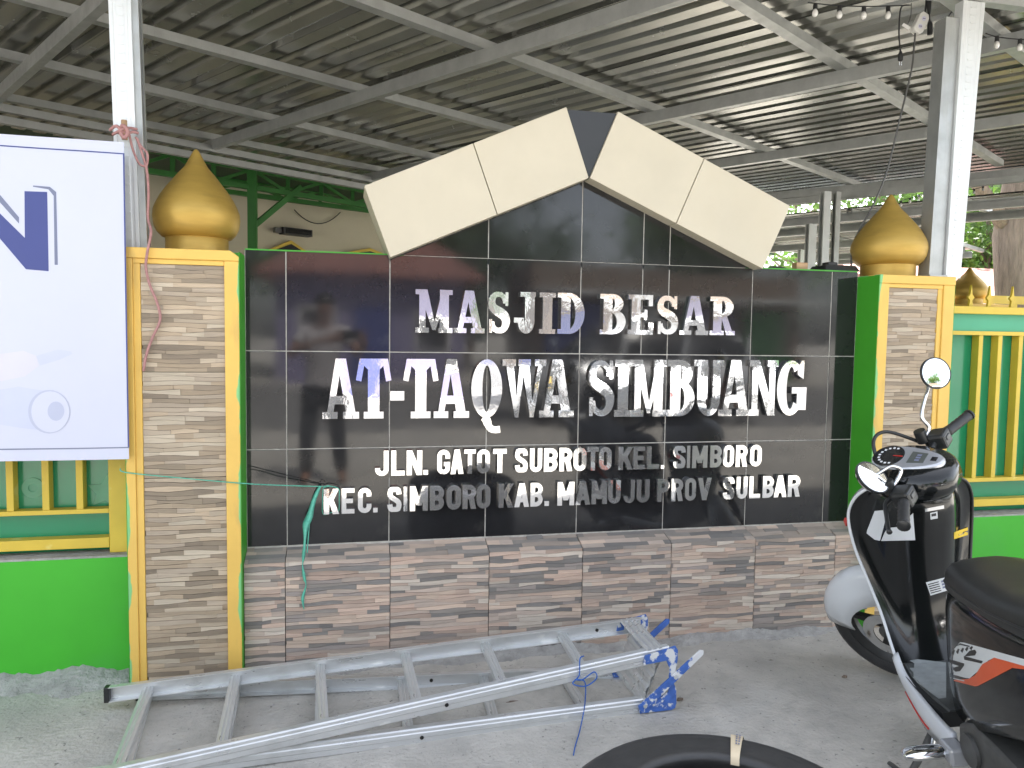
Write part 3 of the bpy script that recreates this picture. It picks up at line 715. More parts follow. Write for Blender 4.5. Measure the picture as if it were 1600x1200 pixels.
# corrugated sheets: profile across RV, extruded along RU, each sheet a part
O = Vector((0,0,0))
PITCH = .15
prof = [(0,0),(.085,0),(.100,.030),(.135,.030),(.150,0)]
u_back = 0
pe = onZ(225,212,2.80); UB = (Vector((pe[0],pe[1],0))).dot(RU)+1.3      # runs on past the edge beam, extended to block light leaks
def sheet(v0, nrib, z, ub, yedge, name, parent, dz=0., m='roof_steel', u_front=None):
    mb = MB(); lines = []
    for k in range(nrib):
        for i, (a, h) in enumerate(prof[:-1]): lines.append((v0+k*PITCH+a, h))
    lines.append((v0+nrib*PITCH+.012, 0.0))
    rows = []
    NS = 14
    det = RU.x*RV.y-RU.y*RV.x
    for v, h in lines:
        # solve point = u*RU + v*RV (oblique axes)
        base = RV*v
        uf = (yedge-base.y)/RU.y if u_front is None else u_front
        rows.append([(base.x+RU.x*(uf+(ub-uf)*t/NS), base.y+RU.y*(uf+(ub-uf)*t/NS), z+h+.002*sin(v*9+t*1.3)+dz*t) for t in range(NS+1)])
    mb.loft(rows, closed=False, caps=False)
    o = mb.build(name, m, None, normals=False); put(o, parent); return o
# oblique: sheet coordinates use non-orthogonal axes; find v range
for k in range(17):
    v0 = -5.2+k*.75
    sheet(v0, 5, ZS+(.003 if k % 2 else 0), UB, YEDGE, 'roof_sheet', canopy)

# steel posts standing on the pillars and the beam they carry
def post(c0, c1, Y, depth, label, z0, inner=None):
    """c0,c1: ((xl,xr,y) at top, (xl,xr,y) at bottom) front face in pixels on plane Y"""
    t = [onY(c0[0],c0[2],Y), onY(c0[1],c0[2],Y)]; b = [onY(c1[0],c1[2],Y), onY(c1[1],c1[2],Y)]
    def at_z(p, q, z): k = (z-q[2])/(p[2]-q[2]); return q[0]+(p[0]-q[0])*k
    zt = 2.86
    xl1, xr1 = at_z(t[0],b[0],zt), at_z(t[1],b[1],zt); xl0, xr0 = at_z(t[0],b[0],z0), at_z(t[1],b[1],z0)
    p = thing('steel_post', label, 'post', ((xl0+xr0)/2, Y+depth/2, z0), 'steel canopy posts')
    w0 = xr0-xl0; Lg = zt-z0; w1 = xr1-xl1
    def chan(f0, f1, y0, y1, name, m, lipdir):
        # channel between width fractions with shallow lips and a pressed centre band
        secs = []
        for (xl, w, z) in ((xl0,w0,z0+.001),(xl1,w1,zt)):
            a, b = xl+w*f0, xl+w*f1; g = (b-a)
            secs.append([(a,y0,z),(a+g*.16,y0,z),(a+g*.20,y0+.002,z),(a+g*.30,y0+.002,z),(a+g*.34,y0+.001,z),(b-g*.34,y0+.001,z),(b-g*.30,y0+.002,z),(b-g*.20,y0+.002,z),(b-g*.16,y0,z),(b,y0,z),(b,y1,z),(a,y1,z)])
        o = MB().loft(secs).build(name, m, None); put(o, p)
        n = int(Lg/.032)
        a0, b0 = xl0+w0*(f0+(f1-f0)*.36), xl0+w0*(f0+(f1-f0)*.64)
        mb = MB()
        for i in range(1, n):
            k = i/n; z = z0+Lg*k; xa = (xl0+w0*(f0+(f1-f0)*.37))*(1-k)+(xl1+w1*(f0+(f1-f0)*.37))*k; xb = (xl0+w0*(f0+(f1-f0)*.63))*(1-k)+(xl1+w1*(f0+(f1-f0)*.63))*k
            mb.box((xa,y0-.0015,z), (xb,y0+.002,z+.006))
        e = mb.build('pressed_dimples', m, None, normals=False); e.parent = o; e['kind'] = 'stuff'
    chan(0, 1, Y, Y+depth, 'front_channel', 'post_white', 1)
    return p, (xl0, xr0, xl1, xr1, zt)
pl, gl_ = post((169,204,0), (184,218,380), -.075, .05, 'white steel channel post on the left pillar tied with pink rope', PT)
# darker outer channel screwed to its right
def side_channel(p, g, x_off0, x_off1, w, y0, y1, z0, top, m):
    xl0, xr0, xl1, xr1, zt = g
    secs = []
    for (xr, z) in ((x_off0, z0), (x_off1, top)):
        secs.append([(xr,y0,z),(xr+w,y0,z),(xr+w,y0+.02,z),(xr+w-.003,y0+.02,z),(xr+w-.003,y0+.004,z),(xr+.003,y0+.004,z),(xr+.003,y1-.004,z),(xr+w-.003,y1-.004,z),(xr+w-.003,y1-.02,z),(xr+w,y1-.02,z),(xr+w,y1,z),(xr,y1,z)])
    put(MB().loft(secs, True, False).build('side_channel', m, None), p)
side_channel(pl, gl_, gl_[1]+.001, gl_[3]+.001, .022, -.065, -.01, PT+.001, 2.78, 'galvanised')
pr_, gr_ = post((1506,1540,0), (1478,1501,430), -.085, .05, 'white steel channel post on the right pillar near hanging power strip', PT)
side_channel(pr_, gr_, gr_[0]-.078, gr_[2]-.074, .072, -.07, .00, PT+.001, onY(1500,32,-.05)[2], 'galv_embossed')
put(box('base_plate', (gr_[0]-.10,-.10,PT-.0005), (2.925,.03,PT+.012), 'galvanised'), pr_)
# front beam carried by both posts, parallel with the sign wall
fb = thing('front_beam', 'grey steel channel beam joining the tops of both white posts', 'beam', (1.2,-.05,2.8))
zb = 2.80
beam((-1.6,-.05,2.885), (5.2,-.05,2.905), .05, .06, 'channel', 'galv_embossed', fb)

# ------------------------------------------------------------------ second canopy, lower, farther right
can2 = thing('canopy', 'lower distant steel canopy with string lights behind the right dome', 'canopy', (7,6,2.7))
Z2 = 2.56
vmin = Vector(onZ(1202,304,ZR)).to_2d().dot(RV.to_2d())
def uv(u, v): return Vector((RU.x*u+RV.x*v, RU.y*u+RV.y*v, 0))
V2 = 6.45
for k in range(6):
    sheet(V2+k*.75, 5, Z2+.10+(.003 if k % 2 else 0), 2.6, 0, 'roof_sheet', can2, u_front=(-5. if k == 0 else .05+.12*k))
for v, u0 in ((V2,-5),(V2+.74,-5),(V2+2.2,.3),(V2+3.7,.5),(V2+4.4,.6)):
    a = uv(u0, v); b = uv(2.6, v); a.z = b.z = Z2+.02
    beam(a, b, .05, .09, 'rafter', 'galvanised', can2)
for u in (-4.6,-3.2,-1.8,-.5,.5,1.5,2.5):
    a = uv(u, V2-.05); b = uv(u, V2+(.8 if u < 0 else 4.5)); a.z = b.z = Z2+.075
    beam(a, b, .05, .045, 'purlin', 'galvanised', can2)
for u, v in ((.9, V2), (2.0, V2+2.2), (.7, V2+3.7), (-3.6, V2)):
    a = uv(u, v); b = uv(u, v); b.z = Z2-.02
    beam(a, b, .09, .07, 'post', 'post_white', can2)
# fascia along the right edge of the main canopy: chord, short struts
for (a, b) in (((1205,318),(1465,292)),):
    p, q = ext(a, b, 2.76, 2.2, 5.6); p, q = clip_front(p, q)
    beam(p, q, .05, .06, 'edge_beam', 'galvanised', canopy)
for (xp, yp) in ((1285,305),):
    t = onZ(1290,300,2.74); beam((t[0],t[1],0), (t[0],t[1],2.74), .075, .075, 'column', 'post_white', canopy); beam((t[0]+.11,t[1]-.02,0), (t[0]+.11,t[1]-.02,2.74), .05, .06, 'column', 'galvanised', canopy)

# ------------------------------------------------------------------ mosque behind, on the left, square with the canopy
mosque = thing('mosque_building', 'cream mosque wall with green roof trusses and gabled windows behind the sign', 'building', (-1,6,0))
pe = Vector((onZ(225,212,2.8)[0], onZ(225,212,2.8)[1], 0))
UW = pe.dot(RU)+0
nU = Vector((-RV.y, RV.x, 0))                        # true normal of the purlin direction
def wp(s, off, z): p = pe + RV*s + nU*off; return (p.x, p.y, z)
OFFW = 2.6
def wallbox(s0, s1, o0, o1, z0, z1, name, m, bevel=0):
    mb = MB(); mb.hexa([wp(s0,o0,z0),wp(s1,o0,z0),wp(s1,o1,z0),wp(s0,o1,z0)], [wp(s0,o0,z1),wp(s1,o0,z1),wp(s1,o1,z1),wp(s0,o1,z1)])
    o = mb.build(name, m, None, bevel=bevel); put(o, mosque); return o
wallbox(-9, 12.0, OFFW, OFFW+.25, 0, 4.6, 'wall', 'cream_wall')
def wall_s(x, y):    # pixel -> (s, z) on the mosque wall plane
    d = _ray(x, y); n = np.array(nU); o = np.array(pe)+n*OFFW; k = ((o-CAM)@n)/(d@n); p = CAM+d*k
    return float((p-np.array(pe))@np.array(RV)), float(p[2])
# gabled windows: yellow edge, dark inside
for (xa, xb, xt, yt) in ((395,500,452,376), (566,584,575,388)):
    s0, z0 = wall_s(xa, 400); s1, _ = wall_s(xb, 402); st, zt = wall_s(xt, yt)
    if s1-s0 < .4: s0, s1 = st-.45, st+.45
    fn = lambda a, b, d: wp(a, OFFW+d, b)
    sl_ = (zt-z0)/(st-s0); zl = z0-.9
    w = MB().prism([(s0,zl),(s1,zl),(s1,z0),(st,zt),(s0,z0)], -.05, .02, fn).build('window_frame', 'fence_yellow', None); put(w, mosque)
    g = MB().prism([(s0+.04,zl+.04),(s1-.04,zl+.04),(s1-.04,z0-.005),(st,zt-.045),(s0+.04,z0-.005)], -.056, -.045, fn).build('window_pane', 'dark_glass', None)
    g.parent = w
# porch frame: green column, brace, trusses
def gb(a, b, off, r, name='truss_member', m='truss_green'):
    pa, pb = wp(a[0], off, a[1]), wp(b[0], off, b[1]); beam(pa, pb, r, r, name, m, mosque, prof=[(-r/2,-r/2),(r/2,-r/2),(r/2,r/2),(-r/2,r/2)])
def off_s(x, y, off):
    d = _ray(x, y); n = np.array(nU); o = np.array(pe)+n*off; k = ((o-CAM)@n)/(d@n); p = CAM+d*k
    return float((p-np.array(pe))@np.array(RV)), float(p[2])
OT = 1.3
T = lambda x, y: off_s(x, y, OT)
s_, z_ = T(395, 395); st_, zt_ = T(396, 285)
gb((s_, .0), (s_, zt_+.3), OT, .09, 'porch_column')
gb(T(398,352), T(470,292), OT+.001, .055, 'brace')
def truss(p0, p1, q0, q1, n, off):
    """top chord p0-p1, bottom chord q0-q1 (s,z)"""
    L0 = lambda a, b, t: (a[0]+(b[0]-a[0])*t, a[1]+(b[1]-a[1])*t)
    gb(p0, p1, off, .05, 'truss_chord'); gb(q0, q1, off, .05, 'truss_chord')
    for i in range(n+1):
        gb(L0(p0,p1,i/n), L0(q0,q1,i/n), off+.001, .04)
        if i < n: gb(L0(p0,p1,i/n) if i % 2 else L0(q0,q1,i/n), L0(q0,q1,(i+1)/n) if i % 2 else L0(p0,p1,(i+1)/n), off+.0015, .03)
truss(T(200,228), T(640,312), T(200,262), T(640,332), 8, OT)
truss(off_s(330,276,2.1), off_s(640,318,2.1), off_s(330,296,2.1), off_s(640,338,2.1), 6, 2.1)
# porch roof sheet above the trusses
pz = T(400,282)[1]
o = MB().hexa([wp(-8,1.0,pz+.10),wp(11.8,1.0,pz+.10),wp(11.8,OFFW,pz+.16),wp(-8,OFFW,pz+.16)], [wp(-8,1.0,pz+.13),wp(11.8,1.0,pz+.13),wp(11.8,OFFW,pz+.19),wp(-8,OFFW,pz+.19)]).build('porch_roof', 'porch_roof_green', None); put(o, mosque)
# flood lamp on the wall
a = wall_s(424,360); b = wall_s(480,360)
fl_ = thing('flood_lamp', 'small black flood lamp fixed to the cream mosque wall', 'lamp', wp((a[0]+b[0])/2, OFFW-.15, a[1]))
def wb2(s0, s1, o0, o1, z0, z1, name, m, parent):
    mb = MB().hexa([wp(s0,o0,z0),wp(s1,o0,z0),wp(s1,o1,z0),wp(s0,o1,z0)], [wp(s0,o0,z1),wp(s1,o0,z1),wp(s1,o1,z1),wp(s0,o1,z1)])
    q = mb.build(name, m, None, bevel=.004); put(q, parent)
zc_ = a[1]
wb2(a[0]+.09, b[0], OFFW-.14, OFFW-.02, zc_-.042, zc_+.042, 'lamp_body', 'black_plastic', fl_)
wb2(a[0], a[0]+.088, OFFW-.11, OFFW-.04, zc_-.03, zc_+.03, 'driver_box', 'engine_grey', fl_)
wb2(a[0]+.12, b[0]-.02, OFFW-.146, OFFW-.141, zc_-.03, zc_+.03, 'lamp_glass', 'dark_glass', fl_)
# sagging wire on that wall
w0 = wall_s(458,328); w1 = wall_s(530,332); pts = []
for k in range(13):
    t = k/12; pts.append(wp(w0[0]+(w1[0]-w0[0])*t, OFFW-.03, w0[1]+(w1[1]-w0[1])*t-.16*4*t*(1-t)))
tag(MB().tube(pts, .006, 6).build('loose_wire', 'dark_string', None, smooth='all'), 'thin loose wire sagging across the cream mosque wall', 'wire')

# ------------------------------------------------------------------ trees, house, far pillar
def tree(loc, h, cr, label, seed, leaves=2600, trunk_r=.18, crown_h=None, m='leaf', group='trees around the gate', ls=.16, cz=None):
    r = np.random.default_rng(seed); p = thing('tree', label, 'tree', loc, group)
    pts = [(0,0,-.1)]; n = 8; x = y = 0
    for k in range(1, n+1): x += r.uniform(-.05,.05)*h/5; y += r.uniform(-.05,.05)*h/5; pts.append((x, y, h*.8*k/n))
    tb = MB().tube(pts, [trunk_r*(1.25 if k == 0 else 1)*(1-.75*k/n) for k in range(n+1)], 12)
    for k in range(7):
        b = Vector(pts[3+k % 5]); a = r.uniform(0, 6.28); e = b+Vector((cos(a)*cr*.7, sin(a)*cr*.7, h*.16)); q = (b+e)/2+Vector((0,0,.1))
        tb.tube([b, q, e], [trunk_r*.35, trunk_r*.22, trunk_r*.06], 7)
    tb.build('trunk', 'bark', p, smooth='all')
    ch = crown_h or cr*.9; cz = cz if cz is not None else h*.85
    nc = 26; C_ = np.stack([r.normal(0,.5,nc)*cr, r.normal(0,.5,nc)*cr, cz+r.normal(0,.45,nc)*ch], 1)
    idx = r.integers(0, nc, leaves); P0 = C_[idx]+r.normal(0,.19,(leaves,3))*cr*np.array([1,1,.75])
    d1 = r.normal(0,1,(leaves,3)); d1 /= np.linalg.norm(d1, axis=1)[:,None]; d2 = np.cross(d1, r.normal(0,1,(leaves,3))); d2 /= np.linalg.norm(d2, axis=1)[:,None]
    s = ls*r.uniform(.6,1.3,(leaves,1)); V = np.stack([P0-d1*s, P0+d2*s*.42, P0+d1*s, P0-d2*s*.42], 1).reshape(-1,3)
    me = bpy.data.meshes.new('crown'); me.from_pydata(V.tolist(), [], np.arange(4*leaves).reshape(-1,4).tolist()); me.update()
    link('crown', me, m, p)
    return p
def ground_at(x, y, D): q = atD(x, y, D); return (float(q[0]), float(q[1]), 0)
tree(ground_at(1545,400,17), 5.2, 2.1, 'bushy bright green tree beyond the red roof at right', 11, 9000, m='leaf', cz=3.0, ls=.10)
tree(ground_at(1575,380,26), 8.5, 3.0, 'tall hazy tree far behind the bright bush at right', 12, 7000, ls=.14, m='leaf_dark', cz=5.5)
tree(ground_at(1590,330,10.5), 9.5, 2.6, 'thick bare trunk rising at the right edge behind the fence', 13, 1500, trunk_r=.36, m='leaf', ls=.2, cz=8.6)
tree(ground_at(1395,300,24), 8, 3.2, 'leafy tree showing through the gap above the right dome', 14, 3000, ls=.13, cz=6.6)
tree(ground_at(1320,420,19), 4.2, 1.9, 'yellow green shrubby tree left of the right dome', 15, 6000, ls=.12, cz=2.2)
tree(ground_at(1250,330,27), 8, 3.2, 'tree crown showing beside the end of the cream chevron', 16, 2200, ls=.14, cz=5.4)
# red roofed house to the right
hq = atD(1530,430,13.5)
hs = thing('house', 'low house with faded red roof beyond the right fence', 'house', (float(hq[0])+1.5, float(hq[1])+1.2, 0))
hx, hy = float(hq[0])+1.5, float(hq[1])+1.2
def hb(a, b, name, m): o = box(name, a, b, m); put(o, hs); return o
hb((hx-3.2,hy-1.6,0), (hx+3.2,hy+1.6,1.95), 'wall', 'house_wall')
zt = 2.75
r0 = MB().add([(hx-3.5,hy-2.0,1.85),(hx+3.5,hy-2.0,1.85),(hx+3.5,hy,zt),(hx-3.5,hy,zt),(hx-3.5,hy+2.0,1.85),(hx+3.5,hy+2.0,1.85)]+[(hx-3.5,hy-2.0,1.91),(hx+3.5,hy-2.0,1.91),(hx+3.5,hy,zt+.06),(hx-3.5,hy,zt+.06),(hx-3.5,hy+2.0,1.91),(hx+3.5,hy+2.0,1.91)],
   [(0,1,2,3),(3,2,5,4),(6,9,8,7),(9,10,11,8),(0,6,7,1),(4,5,11,10),(0,3,9,6),(3,4,10,9),(1,7,8,2),(2,8,11,5)]).build('roof', 'red_roof', None); put(r0, hs)
for k in (-1.6, 1.2):
    w = hb((hx+k-.4,hy-1.63,.8), (hx+k+.4,hy-1.6,1.6), 'window', 'post_white'); g = box('pane', (hx+k-.35,hy-1.637,.85), (hx+k+.35,hy-1.631,1.55), 'dark_glass'); g.parent = w
# far pillar with its own dome
fq = atD(1519,476,7.3)
fp = thing('far_pillar', 'yellow pillar carrying a dull dome beyond the right fence', 'pillar', (float(fq[0]), float(fq[1]), 0))
put(box('shaft', (fq[0]-.19,fq[1]-.15,0), (fq[0]+.25,fq[1]+.25,fq[2]-.06), 'green_paint'), fp)
put(box('cap', (fq[0]-.2,fq[1]-.17,fq[2]-.06), (fq[0]+.26,fq[1]+.26,fq[2]), 'yellow_paint', bevel=.004), fp)
onion((float(fq[0]), float(fq[1])+.05, float(fq[2])-.001), .175, .37, 'smaller looking dull dome on the far pillar beyond the right fence', seg=28)
# a stretch of yellow boundary fence beyond it
bfx, bfy = float(fq[0])+.3, float(fq[1])+.2
bf = thing('boundary_fence', 'yellow and green boundary fence running away behind the big trunk', 'fence', (bfx+2, bfy, 0))
put(box('base_wall', (bfx,bfy,0), (bfx+4,bfy+.15,1.1), 'green_paint'), bf); put(box('top_rail', (bfx,bfy-.01,1.72), (bfx+4,bfy+.05,1.80), 'fence_yellow'), bf)
for k in range(14): put(box('bar', (bfx+.1+k*.28,bfy+.0,1.1), (bfx+.16+k*.28,bfy+.04,1.72), 'fence_yellow'), bf)
# ------------------------------------------------------------------ banner
YBAN = -.172
b0 = onY(196,222,YBAN); b1 = onY(199,717,YBAN)
bx1 = (b0[0]+b1[0])/2; bz1 = b0[2]; bz0 = b1[2]; bx0 = bx1-2.2
ban = thing('banner', 'white printed banner with a large blue letter N hung over the left fence', 'banner', (bx0/2+bx1/2, YBAN, bz0))
def bwave(x, z): return YBAN - .005*sin(5*(x-bx1)+2.3*z) - .0015*sin(17*(x-bx1)+5*z)
def bsheet(poly, off, name, m, holes=None, parent=ban, sub=.03):
    """polygon on the banner surface, cut on a fine lattice so it follows the cloth"""
    xs_ = [p[0] for p in poly]; zs_ = [p[1] for p in poly]
    vs_ = [Vector(p) for p in poly]; n = len(vs_); fs_ = [list(range(n))]
    ar = sum(poly[i][0]*poly[(i+1)%n][1]-poly[(i+1)%n][0]*poly[i][1] for i in range(n))
    if ar < 0: fs_ = [list(range(n-1,-1,-1))]
    ed = []
    x = math.floor(min(xs_)/sub)*sub
    while x < max(xs_)+sub: ed.append((len(vs_), len(vs_)+1)); vs_ += [Vector((x, min(zs_)-.01)), Vector((x, max(zs_)+.01))]; x += sub
    z = math.floor(min(zs_)/(sub*2))*sub*2
    while z < max(zs_)+sub*2: ed.append((len(vs_), len(vs_)+1)); vs_ += [Vector((min(xs_)-.01, z)), Vector((max(xs_)+.01, z))]; z += sub*2
    V, E_, Fc, a, b, of = delaunay_2d_cdt(vs_, ed, fs_, 0, 1e-6)
    mb = MB(); mb.v = [(v.x, bwave(v.x, v.y)-off, v.y) for v in V]
    for f, o in zip(Fc, of):
        if o: mb.f.append(tuple(f)); mb.c.append(None)
    me = mb.mesh(name); o = link(name, me, m, None, smooth='all')
    bm = bmesh.new(); bm.from_mesh(me); bmesh.ops.delete(bm, geom=[v for v in bm.verts if not v.link_faces], context='VERTS'); bm.to_mesh(me); bm.free()
    put(o, parent); return o
def bp(x, y): p = onY(x, y, YBAN); return (float(p[0]), float(p[2]))
cl = bsheet([(bx0,bz0),(bx1,bz0),(bx1,bz1),(bx0,bz1)], 0, 'cloth', 'white_plastic_sheet'); so_ = cl.modifiers.new('thick', 'SOLIDIFY'); so_.thickness = .0012; so_.offset = 1; so_.use_rim = False
# border line
lt = bp(0,231); rt = bp(194,239); rb = bp(197,698); lb = bp(0,698)
w = .0045
bsheet([(bx0,rt[1]-w+.004),(rt[0],rt[1]-w),(rt[0],rt[1]),(bx0,rt[1]+.004)], .0018, 'border_line', 'print_blue')
bsheet([(bx0,rb[1]-w),(rt[0],rb[1]-w),(rt[0],rb[1]),(bx0,rb[1])], .0018, 'border_line', 'print_grey')
bsheet([(rt[0]-w*1.1,rb[1]),(rt[0],rb[1]),(rt[0],rt[1]-w),(rt[0]-w*1.1,rt[1]-w)], .0018, 'border_line', 'print_blue')
# letter N and its offset shade
x0n = bp(-60,300)[0]
bsheet([bp(39,299),bp(74,300),bp(77,424),bp(42,421),bp(-35,330),bp(-35,424),bp(-70,424),bp(-70,297),bp(-36,297),bp(40,372)], .0018, 'printed_letter', 'print_blue')
bsheet([bp(52,290),bp(78,292),bp(88,300),bp(91,414),bp(86,414),bp(84,306),bp(76,296),bp(52,292)], .0018, 'printed_shade', 'print_grey')
bsheet([bp(-40,270),bp(-28,270),bp(31,340),bp(31,350)], .0018, 'printed_shade', 'print_grey')
# faint printed drill bit and hose fitting
ell = lambda cx, cy, rx, ry, a0=0, a1=360, n=28: [bp(cx+rx*cos(radians(a0+(a1-a0)*k/n)), cy+ry*sin(radians(a0+(a1-a0)*k/n))) for k in range(n)]
bsheet([bp(58,556),bp(92,546),bp(112,549),bp(114,553),bp(94,562),bp(64,571)], .0018, 'printed_bit', 'print_pale')
bsheet([bp(-20,556),bp(38,548),bp(58,556),bp(62,572),bp(40,588),bp(-20,600)], .0018, 'printed_body', 'print_pink')
bsheet([bp(-20,612),bp(30,604),bp(82,612),bp(82,674),bp(30,668),bp(-20,660)], .0018, 'printed_tube', 'print_pale')
bsheet(ell(80,643,30,32), .0030, 'printed_ring', 'white_plastic_sheet'); bsheet(ell(78,643,33,34), .0024, 'printed_ring', 'print_pale2'); bsheet(ell(89,642,13,15), .0036, 'printed_bore', 'print_pale2')
# ------------------------------------------------------------------ ropes and strings
def crv(pts, n=8):
    P = [Vector(p) for p in pts]; out = []
    for i in range(len(P)-1):
        a = P[max(0,i-1)]; b = P[i]; c_ = P[i+1]; d = P[min(len(P)-1,i+2)]
        for k in range(n):
            t = k/n; out.append(.5*((2*b)+(c_-a)*t+(2*a-5*b+4*c_-d)*t*t+(3*b-a-3*c_+d)*t**3))
    out.append(P[-1]); return out
PX = lambda x, y, Y: Vector(onY(x, y, Y))
rope = thing('pink_rope', 'faded pink rope knotted round the left post with a long hanging tail', 'rope', tuple(PX(195,215,-.12)))
yr = -.105
mb = MB()
mb.tube(crv([PX(172,203,yr),PX(182,197,yr-.02),PX(195,207,yr-.02),PX(208,206,yr-.01),PX(216,208,yr)]), .0055)
mb.tube(crv([PX(176,210,yr),PX(188,204,yr-.025),PX(200,200,yr-.02),PX(214,202,yr)]), .005)
put(mb.build('wrap', 'pink_rope', None, smooth='all'), rope)
mb = MB(); mb.tube(crv([PX(186,208,yr),PX(192,196,yr-.03),PX(200,206,yr-.03),PX(194,215,yr-.03),PX(188,206,yr-.02)]), .007); put(mb.build('knot', 'pink_rope', None, smooth='all'), rope)
put(MB().tube([PX(194,188,yr-.015),PX(195,218,yr-.015)], .010, 9).build('toggle_stick', 'wood', None, smooth='all'), rope)
mb = MB(); mb.tube(crv([PX(202,210,yr-.02),PX(208,235,yr),PX(218,256,yr),PX(229,258,yr),PX(230,240,yr),PX(220,228,yr),PX(212,214,yr)]), .0042)
put(mb.build('loop', 'pink_rope', None, smooth='all'), rope)
mb = MB()
mb.tube(crv([PX(214,216,yr),PX(222,240,yr),PX(229,265,yr),PX(232,300,yr-.01),PX(231,340,yr-.02),PX(236,362,-.16),PX(230,395,-.165),PX(228,418,-.155),PX(234,445,-.15),PX(246,475,-.15),PX(250,500,-.15),PX(238,528,-.15),PX(229,553,-.15),PX(224,580,-.15)]), [.0058]*60+[.0048]*30+[.0035]*15, 7) if False else mb.tube(crv([PX(214,216,yr),PX(222,240,yr),PX(229,265,yr),PX(232,300,yr-.01),PX(231,340,yr-.02),PX(236,362,-.16),PX(230,395,-.165),PX(228,418,-.155),PX(234,445,-.15),PX(246,475,-.15),PX(250,500,-.15),PX(238,528,-.15),PX(229,553,-.15),PX(224,580,-.15)]), .0048, 7)
put(mb.build('tail', 'pink_rope', None, smooth='all'), rope)
gs = thing('green_string', 'green plastic string stretched from left pillar to the letter K, tail hanging down', 'string', tuple(PX(500,760,-.03)))
yk = -.028
k0 = PX(196,738,-.150); kn = PX(500,760,yk)
mb = MB().tube(crv([PX(188,732,-.15),k0,PX(262,745,-.151),PX(376,755,-.149),PX(430,758,-.09),kn,PX(512,759,yk),PX(524,761,yk)]), .0022, 6); put(mb.build('span', 'green_string', None, smooth='all'), gs)
mb = MB().tube(crv([PX(505,763,yk),PX(504,780,yk),PX(505,803,-.012),PX(520,800,-.012),PX(529,798,-.012),PX(530,778,yk),PX(529,764,yk),PX(516,760,yk-.004),PX(505,762,yk)]), .0017, 6); put(mb.build('letter_loop', 'green_string', None, smooth='all'), gs)
# flat ribbon tail
def ribbon(path, wid, name, parent, m):
    P = crv(path, 6); n = len(P); mb = MB(); L_ = []
    for i, p in enumerate(P):
        w = wid(i/(n-1)); L_.append([p+Vector((-w,0.001*sin(i*1.7),0)), p+Vector((0,-.0015,0)), p+Vector((w,.001*cos(i*1.3),0)), p+Vector((0,.0015,0))])
    mb.loft(L_); put(mb.build(name, m, None, smooth='all'), parent)
yt = -.115
ribbon([kn,PX(491,780,-.045),PX(484,805,-.06),PX(478,822,-.09),PX(476,850,yt),PX(474,872,yt),PX(473,885,yt),PX(476,905,yt),PX(478,915,yt),PX(473,935,yt),PX(475,952,yt)], lambda t: .004+.010*math.exp(-((t-.22)/.14)**2)+.002*sin(t*30), 'tail', gs, 'green_string')
ribbon([PX(484,812,-.06),PX(482,835,-.10),PX(480,864,yt-.004)], lambda t: .0022, 'tail', gs, 'green_string')
tag(MB().tube(crv([PX(386,727,-.004),PX(430,738,-.004),PX(470,749,-.012),PX(496,757,-.022),PX(502,753,-.026),PX(508,757,-.024)]), .0012, 5).build('black_thread', 'dark_string', None, smooth='all'), 'thin black thread on the black tiles ending at the letter K', 'thread')

# ------------------------------------------------------------------ ladder lying on its back
lad = thing('folding_ladder', 'aluminium folding ladder with blue hinges lying on the concrete', 'ladder', (.6,-.5,0))
def V3(p): return Vector((float(p[0]), float(p[1]), float(p[2])))
# lower frame on the ground: near rail 4 and far rail 2; upper frame: rails 3 and 1
r4R, r4L = V3(onZ(1046,1109,0)), V3(onZ(480,1187,0))
r2R, r2L = V3(onZ(1003,1057,0)), V3(onZ(480,1079,0))
def extend(a, b, k): return b+(b-a)*k
r4L = extend(r4R, r4L, .55); r2L = extend(r2R, r2L, .46)
r3R = V3(onY(1046,1010,r4R.y)); r1R = V3(onY(1000,963,r2R.y))
r1L = V3(onZ(170,1070,.085)); r3L = V3(onZ(480,1140,.085)); 
p_ = V3(onZ(480,1135,.115)); r3L = extend(r3R, p_, .62)
def rail(a, b, name, hh=.058, ww=.024, toward=0):
    """I-section rail with a rounded flange, a,b = top centre line"""
    d = (b-a); Lg = d.length; x = d.normalized(); y = Vector((0,0,1)).cross(x).normalized(); z = x.cross(y)
    t = .0022; f = .008
    pr = [(-ww/2,0),(ww/2,0),(ww/2,-f),(t,-f-.002),(t,-hh+f+.002),(ww/2,-hh+f),(ww/2,-hh),(-ww/2,-hh),(-ww/2,-hh+f),(-t,-hh+f+.002),(-t,-f-.002),(-ww/2,-f)]
    if toward: pr = [(-ww/2*toward+0,0)]+pr[:0] or pr
    mb = MB(); mb.loft([[(q, u, v) for u, v in pr] for q in (0, Lg)], True, True)
    o = mb.build(name, 'aluminium', None, bevel=.001)
    mm = Matrix.Identity(4)
    for i in range(3): mm[i][0] = x[i]; mm[i][1] = y[i]; mm[i][2] = z[i]; mm[i][3] = a[i]
    o.parent = lad; o.matrix_parent_inverse = Matrix.Translation(lad.location).inverted(); o.matrix_basis = mm
    return o
